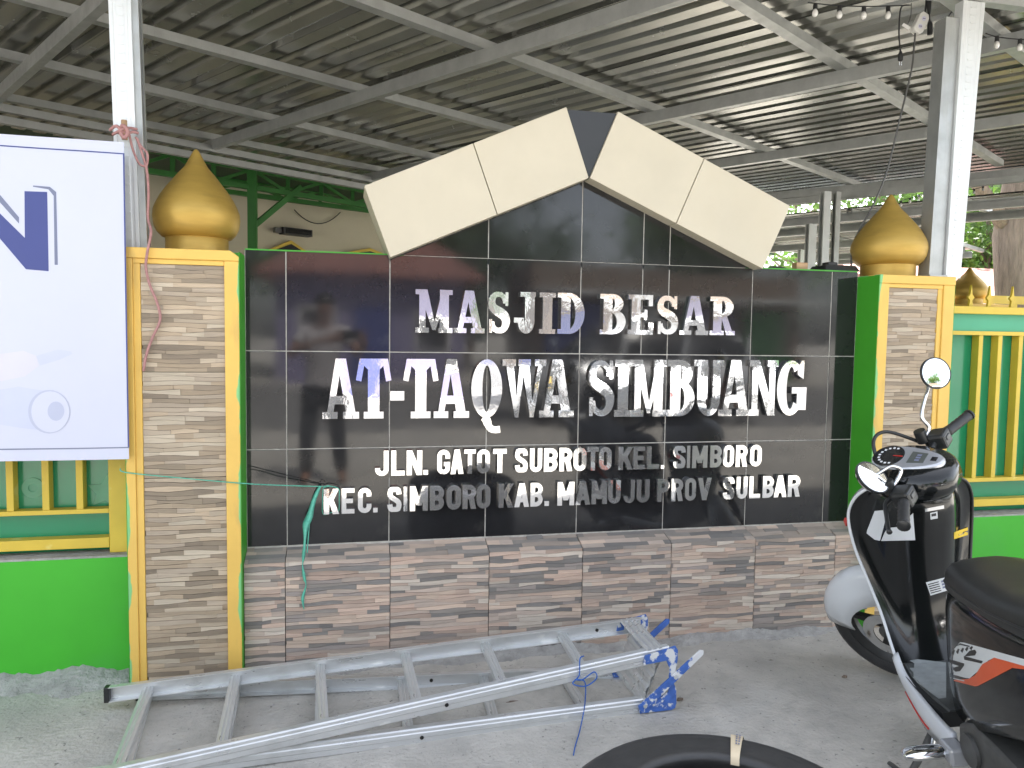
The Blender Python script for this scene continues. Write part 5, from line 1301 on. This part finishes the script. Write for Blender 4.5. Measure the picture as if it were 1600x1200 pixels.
# --- passenger peg, side stand, centre stand
a = Vector((-.175,-.86,.262))
pk = MB(); rows = []
for t, w_, h_ in ((0,.012,.008),(.012,.026,.014),(.05,.032,.016),(.10,.032,.016),(.128,.026,.013),(.138,.010,.006)):
    rows.append([(-.195-t, -.835+w_*cos(q*pi/6), .215+h_*sin(q*pi/6)) for q in range(12)])
peg = sb(pk.loft(rows), 'foot_peg', 'chrome', smooth='all')
sb(MB().box((-.215,-.875,.185), (-.165,-.805,.238)), 'peg_bracket', 'scooter_silver', smooth=False, bevel=.008, parent=peg)
mb = MB()
mb.tube([(-.10,-.60,.215),(-.205,-.655,.105),(-.265,-.69,.058)], [.013,.011,.010], 10)
mb.tube(crv([(-.265,-.69,.058),(-.275,-.665,.050),(-.285,-.62,.047),(-.29,-.60,.045)]), .008, 8)
sb(mb, 'side_stand', 'engine_grey', smooth='all')
sb(MB().tube([(-.105,-.59,.225),(-.175,-.66,.130)], .006, 8), 'stand_spring', 'chrome')
sb(MB().tube(crv([(-.12,-.80,.16),(-.14,-.90,.14),(-.10,-.97,.13),(.10,-.97,.13),(.14,-.90,.14),(.12,-.80,.16)]), .012, 8), 'centre_stand', 'black_plastic', smooth='all')
# --- handlebar cover and meter (turn with the fork)
HS = smooth_sections([ # y, halfwidth, z low, z high
 (-.215,.050,.875,.925),(-.24,.085,.855,.955),(-.29,.118,.840,.978),(-.35,.128,.835,.972),(-.41,.118,.838,.955),(-.455,.085,.845,.935),(-.475,.045,.86,.92)], 3)
rows = []
for y, hw, z0, z1 in HS:
    H_ = z1-z0; half = [(0,z0),(hw*.7,z0+H_*.05),(hw*.95,z0+H_*.28),(hw,z0+H_*.55),(hw*.92,z0+H_*.80),(hw*.70,z0+H_*.96),(0,z1)]
    rows.append([(x,y,z) for x, z in half]+[(-x,y,z) for x, z in half[-2:0:-1]])
sb(MB().loft(rows), 'handlebar_cover', 'black_gloss', True, smooth='all')
def mz(y): return .984+(y+.28)*.22      # meter plane, falling towards the rider
def mplate(outline, lo, hi, name, m, parent=None, sm=False, bev=0):
    n_ = len(outline)
    mb = MB().add([(x,y,mz(y)+lo) for x, y in outline]+[(x,y,mz(y)+hi) for x, y in outline], [tuple(range(n_)), tuple(range(2*n_-1,n_-1,-1))]+[(i,i+n_,(i+1)%n_+n_,(i+1)%n_) for i in range(n_)])
    return sb(mb, name, m, True, parent, smooth=sm, bevel=bev)
def egg(sx_, yf, yb, wf, wb, n_=40):
    out = []
    for k in range(n_):
        a = 2*pi*k/n_; t = (1-cos(a))/2; y = yf+(yb-yf)*t; w = (wf+(wb-wf)*t**1.3); out.append((sx_*w*sin(a)*(abs(sin(a))**-.25 if abs(sin(a)) > .01 else 1), y))
    return out
met = mplate(egg(1,-.232,-.455,.084,.052), -.022, .004, 'meter_bezel', 'scooter_silver', bev=.006, sm=True)
mplate([(x*.80, -.285+(y+.285)*.80) for x, y in [( .082*sin(2*pi*k/36), -.285+.060*cos(2*pi*k/36)) for k in range(36)]], .0045, .0062, 'dial_face', 'dial', met)
for k in range(11):
    a = radians(-105+21*k); c, s_ = cos(a), sin(a); x0, y0 = .049*s_, -.293+.036*c
    mplate([(x0-.0045,y0-.003),(x0+.0045,y0-.003),(x0+.0045,y0+.004),(x0-.0045,y0+.004)], .0064, .0070, 'dial_number', 'dial_white', met)
mplate([(-.0015,-.300),(.0015,-.300),(.0025,-.330),(-.0025,-.330)], .0064, .0074, 'dial_needle', 'red_plastic', met)
mplate([(-.036,-.352),(.036,-.352),(.030,-.402),(-.030,-.402)], .0045, .0062, 'lcd_window', 'lcd', met)
for k in range(3): mplate([(-.022+.016*k,-.372),(-.012+.016*k,-.372),(-.012+.016*k,-.386),(-.022+.016*k,-.386)], .0064, .0068, 'lcd_digit', 'print_grey', met)
mplate([(-.012,-.418),(.012,-.418),(.012,-.436),(-.012,-.436)], .0045, .0060, 'mode_button', 'dial', met)
# --- bars, grips, levers, switch boxes
for s in (-1, 1):
    sb(MB().tube(crv([(s*.05,-.36,.895),(s*.13,-.365,.925),(s*.20,-.385,.935),(s*.34,-.430,.930)]), .011, 10), 'handlebar', 'black_plastic', True, smooth='all')
    g0 = Vector((s*.222,-.392,.934)); g1 = Vector((s*.345,-.432,.930)); d = g1-g0
    mb = MB(); N_ = 13; mb.tube([g0+d*k/(N_-1) for k in range(N_)], [.0185 if k % 2 else .0165 for k in range(N_)], 14)
    gr = sb(mb, 'grip', 'rubber', True, smooth='all')
    sb(MB().tube([g1, g1+d*.05, g1+d*.09], [.020,.020,.012], 14), 'bar_end', 'black_plastic', True, gr, smooth=True)
    c = Vector((s*.185,-.380,.932)); sb(MB().box(c-Vector((.034,.030,.028)), c+Vector((.034,.030,.030))), 'switch_box', 'black_plastic', True, smooth=False, bevel=.010)
    sb(MB().box((s*.185-.015,-.4135,.930), (s*.185+.015,-.408,.945)), 'switch_button', 'engine_grey', True, smooth=False, bevel=.002)
    sb(MB().tube(crv([(s*.165,-.345,.925),(s*.21,-.325,.925),(s*.27,-.345,.915),(s*.335,-.372,.908),(s*.348,-.380,.907)]), [.009]*8+[.007]*20+[.009]*5, 8), 'brake_lever', 'black_plastic', True, smooth='all')
    sb(MB().tube([(s*.165,-.335,.94),(s*.165,-.335,.985)], [.022,.020], 12), 'brake_reservoir', 'black_plastic', True)
# looping brake hose in front of the right switch box
sb(MB().tube(crv([(.165,-.32,.94),(.12,-.25,1.02),(.05,-.23,1.03),(.0,-.24,.97),(.01,-.26,.90)]), .0065, 8), 'brake_hose', 'black_plastic', True, smooth='all')
# --- mirrors (set by hand, so each has its own place)
def mirror(cpx, D, nrm, r, pts, name='mirror'):
    c = Vector(atD(*cpx, D)); nrm = Vector(nrm).normalized(); x = nrm.orthogonal().normalized(); y = nrm.cross(x); n_ = 36
    def rg(rad, off): return [c+x*rad*cos(2*pi*k/n_)+y*rad*sin(2*pi*k/n_)+nrm*off for k in range(n_)]
    mb = MB().loft([rg(r*.2,-.030), rg(r*.6,-.026), rg(r*.9,-.014), rg(r*1.0,-.004), rg(r*1.0,.002), rg(r*.955,.003), rg(r*.945,.0015)])
    o = link('mirror_shell', mb.mesh('mirror_shell'), 'chrome', None, True); put(o, scooter)
    bm = bmesh.new(); bm.from_mesh(o.data); bmesh.ops.recalc_face_normals(bm, faces=bm.faces); bm.to_mesh(o.data); bm.free()
    mb = MB().loft([rg(r*1.004,-.0055), rg(r*1.012,0), rg(r*1.004,.0035), rg(r*.93,.0035)], True, False); q = link('mirror_rubber', mb.mesh('mirror_rubber'), 'black_plastic', None, True); q.parent = o
    rows_ = [rg(r*.93*k/6+.0001, .0030+.0035*(1-(k/6)**2)) for k in range(7)]
    mb = MB().loft(rows_, True, False); mb.f.append(tuple(range(n_))); mb.c.append(None); q = link('mirror_glass', mb.mesh('mirror_glass'), 'mirror_glass', None, 'all'); q.parent = o
    st_ = MB().tube(crv([c-nrm*.026]+[Vector(p) for p in pts]), .0062, 8).build('mirror_stem', 'chrome', None, smooth='all'); st_.parent = o
mR0 = TW((.165,-.350,.962), True); mL0 = TW((-.165,-.350,.962), True)
tocam = lambda px_, D: (Vector(CAM)-Vector(atD(*px_, D))).normalized()
DR, DL = 2.62, 2.40
mirror((1462,583), DR, Vector((-.10,-.98,.19)), .056, [Vector(atD(1450,606,DR+.02)), Vector(atD(1440,648,DR-.02)), Vector(atD(1452,668,DR-.03)), mR0])
mirror((1363,746), DL, tocam((1363,746), DL)*.75+Vector(_R)*.60+Vector(_U)*.46, .058, [Vector(atD(1376,738,DL+.01)), Vector(atD(1393,729,DL)), Vector(atD(1408,736,DL)), mL0])
# --- decals laid on the body surfaces
vs_, fs_ = [], []
for v, f in BV:
    b = len(vs_); vs_ += [Vector(p) for p in v]; fs_ += [tuple(i+b for i in q) for q in f]
bvh = BVHTree.FromPolygons(vs_, fs_)
bvh_body = BVHTree.FromPolygons([Vector(p) for p in BV[-1][0]], BV[-1][1])
camv = Vector(CAM)
def decal(poly, name, m, off=.0022, step=7., parent=None):
    V0 = [Vector(p) for p in poly]; n_ = len(V0)
    ar = sum(V0[i].x*V0[(i+1)%n_].y-V0[(i+1)%n_].x*V0[i].y for i in range(n_)); f0 = list(range(n_)) if ar > 0 else list(range(n_-1,-1,-1))
    xs_ = [p.x for p in V0]; ys_ = [p.y for p in V0]; ed = []; vv = list(V0)
    x = math.floor(min(xs_)/step)*step+.37
    while x < max(xs_): 
        if x > min(xs_): ed.append((len(vv), len(vv)+1)); vv += [Vector((x, min(ys_)-1)), Vector((x, max(ys_)+1))]
        x += step
    y = math.floor(min(ys_)/step)*step+.37
    while y < max(ys_):
        if y > min(ys_): ed.append((len(vv), len(vv)+1)); vv += [Vector((min(xs_)-1, y)), Vector((max(xs_)+1, y))]
        y += step
    V, E_, Fc, a_, b_, of = delaunay_2d_cdt(vv, ed, [f0], 0, 1e-5)
    used = sorted({i for f, o in zip(Fc, of) if o for i in f}); pos = {}
    for i in used:
        d = Vector(_ray(V[i].x, V[i].y)).normalized(); h = (bvh_body if parent else bvh).ray_cast(camv, d)
        if h[0] is not None: pos[i] = h[0]-d*off
    mb = MB(); ix = {}
    for i in used:
        if i in pos: ix[i] = len(mb.v); mb.v.append(tuple(pos[i]))
    for f, o in zip(Fc, of):
        if o and all(i in pos for i in f):
            q = [pos[i] for i in f]
            if max((q[k]-q[k-1]).length for k in range(len(q))) < .10: mb.f.append(tuple(ix[i] for i in f)); mb.c.append(None)
    if not mb.f: return
    me = mb.mesh(name); o = link(name, me, m, None, False)
    if parent: o.parent = parent
    else: put(o, scooter)
def Z(x0, y0, k, pts): return [(x0+x/k, y0+y/k) for x, y in pts]
Q = lambda pts: Z(1400, 1000, 6, pts)
decal(Q([(480,160),(600,20),(640,25),(1600,290),(1600,370),(920,165),(860,195),(830,240),(690,360),(650,355),(470,305)]), 'stripe_decal', 'decal_white', .002, parent=body)
decal(Q([(870,195),(920,165),(1100,215),(1600,360),(1600,470),(1200,275),(1090,262),(770,430),(740,435),(510,375),(680,365),(740,330),(810,225)]), 'stripe_decal', 'decal_orange', .0026, parent=body)
decal(Q([(630,165),(690,100),(740,90),(755,115),(740,145),(690,150),(655,152)]), 'stripe_decal', 'black_plastic', .0032, parent=body)
decal(Q([(635,150),(815,198),(800,220),(640,185)]), 'stripe_decal', 'black_plastic', .0034, parent=body)
decal(Q([(480,172),(640,220),(638,240),(600,292),(560,298),(535,280),(540,258),(590,245),(480,205)]), 'stripe_decal', 'black_plastic', .0034, parent=body)
for k in range(5):
    x = 520+k*42; y0 = 125-k*12; decal(Q([(x,y0),(x+18,y0-36+k*4),(x+34,y0-30+k*4),(x+18,y0+20)]), 'stripe_decal', 'black_plastic', .0032, parent=body)
decal(Q([(560,60),(600,30),(690,55),(690,66),(600,46)]), 'stripe_decal', 'black_plastic', .0032, parent=body)
decal(Q([(510,350),(640,378),(640,388),(510,358)]), 'stripe_decal', 'decal_white', .0036, parent=body)
QB = lambda pts: Z(1200, 500, 3, pts)
decal(QB([(465,985),(500,895),(560,890),(545,960),(525,1035),(500,1030),(462,1000)]), 'white_panel', 'scooter_white', .002)
decal(QB([(560,975),(610,970),(680,905),(690,1032),(530,1036),(545,1000)]), 'white_panel', 'scooter_white', .002)
decal(QB([(690,800),(735,808),(762,850),(730,858),(690,835)]), 'white_panel', 'scooter_white', .002)
decal(QB([(760,905),(794,897),(796,930),(762,936)]), 'barcode_sticker', 'decal_white', .002)
decal(QB([(766,910),(788,905),(789,918),(767,922)]), 'barcode_sticker', 'dial', .003)
decal(QB([(735,885),(825,868),(826,884),(737,900)]), 'chrome_badge', 'scooter_silver', .002)
decal(QB([(872,995),(975,958),(975,995),(872,1028)]), 'yellow_sticker', 'decal_yellow', .002)
decal(QB([(884,1005),(966,976),(966,984),(884,1014)]), 'sticker_text', 'dial', .003)
QC = lambda pts: Z(1200, 800, 3, pts)
decal(QC([(740,330),(855,300),(866,360),(762,392)]), 'spec_sticker', 'decal_white', .002, step=5)
for k in range(5): decal(QC([(750+k*3,338+k*10),(800+k*3,325+k*10),(801+k*3,329+k*10),(751+k*3,343+k*10)]), 'sticker_text', 'dial', .003)
for k in range(3): decal(QC([(812+k*3,322+k*14),(848+k*3,312+k*14),(850+k*3,320+k*14),(813+k*3,331+k*14)]), 'sticker_text', 'print_grey', .003)
decal(QC([(620,705),(700,690),(835,705),(835,870),(800,875),(700,800)]), 'mat_print', 'floor_print', .0015)
sb(MB().tube([(-.213,-.235,.735),(-.219,-.235,.735)], .016, 4), 'side_reflector', 'red_plastic', smooth=False)
# ------------------------------------------------------------------ across the street (added to fill and darken reflections in the polished letters and tiles)
for k, (x, y, h, cr, mm_, lb) in enumerate(((-9,-21,7,3.0,'leaf_dark','broad dark tree added across the street, leftmost of the row in reflections'), (-3.6,-23,8.5,3.2,'leaf','tall tree added across the street behind the person for reflections'), (4.6,-24,7.5,3.0,'leaf_dark','dark tree added across the street between house and shop'), (13,-22,8,3.4,'leaf','light green tree added across the street at the far end'))):
    tree((x,y,0), h, cr, lb, 30+k, 5200, ls=.17, m=mm_, cz=h*.62, crown_h=cr*.8, group='trees added across the street for reflections')
hs2 = thing('added_house', 'purple grey house with blue door, added across the street for darker reflections', 'house', (0,-19,0))
def h2(a, b, name, m): o = box(name, a, b, m); put(o, hs2); return o
h2((-1.8,-22,0), (3.4,-18,3.1), 'wall', 'shop_wall')
r0 = MB().prism([(-2.4,3.0),(4.0,3.0),(.8,4.7)], -22.5, -17.4, toY).build('roof', 'red_roof', None); put(r0, hs2)
h2((.3,-17.99,0), (1.3,-17.94,2.1), 'door', 'print_blue')
for xw in (-1.2, 2.0):
    w = h2((xw,-17.99,.9), (xw+1.0,-17.93,2.1), 'window', 'bulb_white'); g = box('pane', (xw+.08,-17.927,.98), (xw+.92,-17.922,2.02), 'dark_glass'); g.parent = w
shop = thing('added_shop', 'long brown shop with pale awning, added across the street for darker reflections', 'shop', (9,-18,0))  # unseen dark shop, added so the letters reflect something darker
put(box('wall', (5.6,-22,0), (14.5,-18.5,3.4), 'brown_wall'), shop); put(box('awning', (5.4,-18.5,2.5), (14.7,-17.0,2.58), 'post_white'), shop)
for k in range(4): put(box('shutter', (6.0+k*2.1,-18.5,0), (7.7+k*2.1,-18.45,2.3), ('print_blue','scooter_silver','shop_wall','truss_green')[k]), shop)
# parked car, silver, beside the kerb
car = thing('parked_car', 'silver car parked on the street behind the photographer', 'car', (4.6,-8.2,0))
CW = .84
def crows(tab):
    rows = []
    for y, zb_, zs, zt_, wb_, ws in tab:
        half = [(0,zb_),(wb_*.9,zb_),(wb_,zb_+.08),(ws,zs),(ws*.96,zt_-.03),(ws*.85,zt_),(0,zt_)]
        rows.append([(x,y,z) for x, z in half]+[(-x,y,z) for x, z in half[-2:0:-1]])
    return rows
def cput(mb, name, m, sm=True, parent=None, bevel=0):
    mb.v = [(4.6+p[1], -8.2+p[0], p[2]) for p in mb.v]; o = mb.build(name, m, None, smooth=sm, bevel=bevel)
    if parent: o.parent = parent
    else: put(o, car)
    return o
cb = cput(MB().loft(crows(smooth_sections([(-2.05,.42,.55,.70,.62,.64),(-1.95,.30,.55,.82,.78,.80),(-1.3,.22,.60,.92,.82,.84),(-.6,.20,.60,.95,.83,.84),(.8,.20,.60,.95,.83,.84),(1.6,.22,.60,.98,.82,.83),(2.0,.30,.58,.92,.76,.78),(2.08,.45,.58,.75,.66,.68)], 4))), 'body', 'car_paint', 'all')
cput(MB().loft(crows(smooth_sections([(-1.05,.90,.93,.94,.66,.68),(-.45,.90,1.10,1.38,.70,.66),(.2,.90,1.15,1.48,.72,.64),(1.2,.90,1.15,1.44,.72,.63),(1.75,.90,1.05,1.20,.68,.64),(1.92,.90,.94,.95,.62,.62)], 3))), 'cabin_glass', 'dark_glass', 'all')
cput(MB().loft(crows(smooth_sections([(-.5,1.36,1.38,1.40,.60,.62),(.2,1.46,1.47,1.51,.61,.62),(1.2,1.42,1.43,1.47,.60,.61),(1.6,1.28,1.29,1.31,.58,.60)], 3))), 'roof', 'car_paint', 'all')
for s in (-1, 1):
    for y in (-.42,.55,1.62): cput(MB().hexa([(s*.725,y-.05,.92),(s*.745,y-.05,.92),(s*.745,y+.05,.92),(s*.725,y+.05,.92)], [(s*.64,y+.06,1.44),(s*.66,y+.06,1.44),(s*.66,y+.13,1.44),(s*.64,y+.13,1.44)]), 'pillar', 'car_paint', False)
    cput(MB().box((s*.60-.14,-2.06,.60), (s*.60+.14,-1.90,.74)), 'headlight', 'chrome', False, bevel=.03)
    for y in (-1.35,1.3):
        n = 28; w_ = cput(MB().loft([[(s*x, y+r*cos(2*pi*k/n), .31+r*sin(2*pi*k/n)) for k in range(n)] for r, x in ((.2,.66),(.30,.66),(.31,.70),(.31,.82),(.30,.855),(.21,.86))], True, True), 'wheel', 'rubber', True)
        cput(MB().loft([[(s*x, y+r*cos(2*pi*k/n), .31+r*sin(2*pi*k/n)) for k in range(n)] for r, x in ((.205,.862),(.19,.85),(.05,.845),(.04,.865))], True, True), 'rim', 'scooter_silver', True, w_)
# a second scooter parked out in the sun, a copy of the first
def copy_tree(o, parent=None):
    c = o.copy(); col.objects.link(c); c.parent = parent; c.matrix_parent_inverse = o.matrix_parent_inverse.copy()
    for ch in list(o.children): copy_tree(ch, c)
    return c
c = copy_tree(scooter); c.location = (3.5,-6.9,0); c.rotation_euler = (0,0,radians(150))
c['label'] = 'black scooter parked in the sun behind the photographer'

# ------------------------------------------------------------------ the person taking the picture (reflected in the black tiles)
def skin(name, verts, edges, radii, m, root, parent, sub=2):
    me = bpy.data.meshes.new(name); me.from_pydata(verts, edges, []); me.update()
    o = bpy.data.objects.new(name, me); col.objects.link(o); me.materials.append(M[m])
    sk = o.modifiers.new('skin', 'SKIN'); sk.use_smooth_shade = True
    for i, r in enumerate(radii):
        me.skin_vertices[0].data[i].radius = (r, r) if not hasattr(r, '__len__') else r
        me.skin_vertices[0].data[i].use_root = (i == root)
    s_ = o.modifiers.new('sub', 'SUBSURF'); s_.levels = s_.render_levels = sub
    put(o, parent); return o
PXc, PYc = .02, -3.52
person = thing('person', 'person in pale shirt and dark trousers holding up a phone, reflected in the black tiles', 'person', (PXc,PYc,0))
B = lambda x, y, z: (PXc+x, PYc+y, z)
V = [B(0,0,.86),B(0,0,.98),B(0,.0,1.12),B(0,.0,1.27),B(0,.01,1.36),B(0,.03,1.43),B(0,.045,1.52),B(0,.045,1.60),
     B(-.165,0,1.33),B(-.27,.08,1.14),B(-.10,.30,1.24),B(.165,0,1.33),B(.30,.08,1.15),B(.33,.32,1.26),
     B(-.09,0,.80),B(-.12,.02,.46),B(-.14,0,.09),B(-.15,.12,.04),B(.09,0,.80),B(.13,.02,.46),B(.16,0,.09),B(.18,.12,.04)]
E_ = [(0,1),(1,2),(2,3),(3,4),(4,5),(5,6),(6,7),(3,8),(8,9),(9,10),(3,11),(11,12),(12,13),(0,14),(14,15),(15,16),(16,17),(0,18),(18,19),(19,20),(20,21)]
Rr = [(.145,.10),(.135,.095),(.14,.10),(.15,.10),(.06,.06),(.055,.055),(.075,.092),(.066,.078),.060,.042,.030,.060,.042,.030,.088,.060,.042,.038,.088,.060,.042,.038]
bodyp = skin('body', V, E_, Rr, 'skin', 0, person)
# clothes follow the body: shirt and trousers are slightly fuller skins
Vs = [V[i] for i in (1,2,3,8,11)]+[B(-.23,.05,1.22),B(.25,.05,1.22),B(0,0,.88)]
skin('shirt', Vs, [(0,1),(1,2),(2,3),(2,4),(3,5),(4,6),(0,7)], [(.150,.112),(.155,.115),(.165,.115),.075,.075,.062,.062,(.158,.118)], 'shirt', 0, person)
Vt = [V[0],V[14],V[15],V[16],V[18],V[19],V[20]]
skin('trousers', Vt, [(0,1),(1,2),(2,3),(0,4),(4,5),(5,6)], [(.155,.112),.098,.075,.062,.098,.075,.062], 'trousers', 0, person)
me = bpy.data.meshes.new('hair'); bm = bmesh.new(); bmesh.ops.create_uvsphere(bm, u_segments=20, v_segments=12, radius=1)
for v in bm.verts: v.co = Vector((PXc+v.co.x*.088, PYc+.02+v.co.y*.10, 1.585+max(-.2,v.co.z)*.085))
bm.to_mesh(me); bm.free(); put(link('hair', me, 'hair', None, 'all'), person)
for s in (-1, 1):     # fingers curled round the phone
    wx, wy, wz = (PXc-.10, PYc+.30, 1.24) if s < 0 else (PXc+.33, PYc+.32, 1.26)
    tx = .2417+s*.085
    hv = [(wx,wy,wz), (wx+(tx-wx)*.55, wy+.05, wz+.03)]; he = [(0,1)]; hr = [.026,.034]
    for f in range(4):
        i = len(hv); hv += [(tx+s*.012, wy+.075, 1.275+f*.022), (tx-s*.004, wy+.105, 1.277+f*.022), (tx-s*.026, wy+.108, 1.278+f*.022)]; he += [(1,i),(i,i+1),(i+1,i+2)]; hr += [.010,.0085,.007]
    i = len(hv); hv += [(tx-s*.005, wy+.065, 1.262), (tx-s*.03, wy+.060, 1.272)]; he += [(1,i),(i,i+1)]; hr += [.011,.009]
    skin('hand', hv, he, hr, 'skin', 0, person, 1)
ph = thing('phone', 'dark phone held up by the photographer', 'phone', (.2417,-3.135,1.315))
put(box('case', (.2417-.082,-3.140,1.275), (.2417+.082,-3.131,1.353), 'black_plastic', bevel=.003), ph)
put(box('screen', (.2417-.076,-3.1415,1.281), (.2417+.076,-3.1402,1.347), 'dark_glass'), ph)

# ------------------------------------------------------------------ grit and scraps on the concrete
mb = MB(); rg_ = random.Random(8)
for k in range(420):
    x = rg_.uniform(-1.2,2.6); y = rg_.uniform(-2.0,-.13) if k % 3 else -.13-abs(rg_.gauss(0,.09)); r = rg_.uniform(.0015,.0045)*(1.6 if k % 17 == 0 else 1)
    P_ = [(x+r*rg_.uniform(.7,1.2)*cos(a), y+r*rg_.uniform(.7,1.2)*sin(a), .002+(.006*sin(3.1*x+1.7*y)+.005*sin(5.3*y-2.1*x))*math.exp(-((x-1)**2+(y+1.2)**2)/6)) for a in (0,1.26,2.5,3.8,5.0)]
    mb.add(P_+[(x, y, P_[0][2]+r*rg_.uniform(.5,1))], [(0,1,5),(1,2,5),(2,3,5),(3,4,5),(4,0,5)])
tag(mb.build('grit', 'mortar', None), 'loose grit scattered over the concrete', kind='stuff')
for k, (px_, py_, lb) in enumerate(((800,1098,'dark crumpled scrap on the concrete inside the ladder frame'), (1062,1093,'small dark scrap lying right of the blue hinge'), (1320,1058,'small brown leaf on the concrete left of the scooter wheel'))):
    c = onZ(px_, py_, .004); r = .022 if k == 0 else .011; n_ = 9; V_ = []
    for q in range(n_): a = 2*pi*q/n_; V_.append((c[0]+r*rg_.uniform(.6,1.3)*cos(a), c[1]+r*.6*rg_.uniform(.6,1.3)*sin(a), .004+rg_.uniform(0,.006)))
    mb = MB().add(V_+[(c[0],c[1],.012)]+[(p[0],p[1],.002) for p in V_], [(q,(q+1)%n_,n_) for q in range(n_)]+[(q+n_+1,(q+1)%n_+n_+1,(q+1)%n_,q) for q in range(n_)])
    tag(mb.build('litter_scrap', 'bark', None), lb, 'scrap')
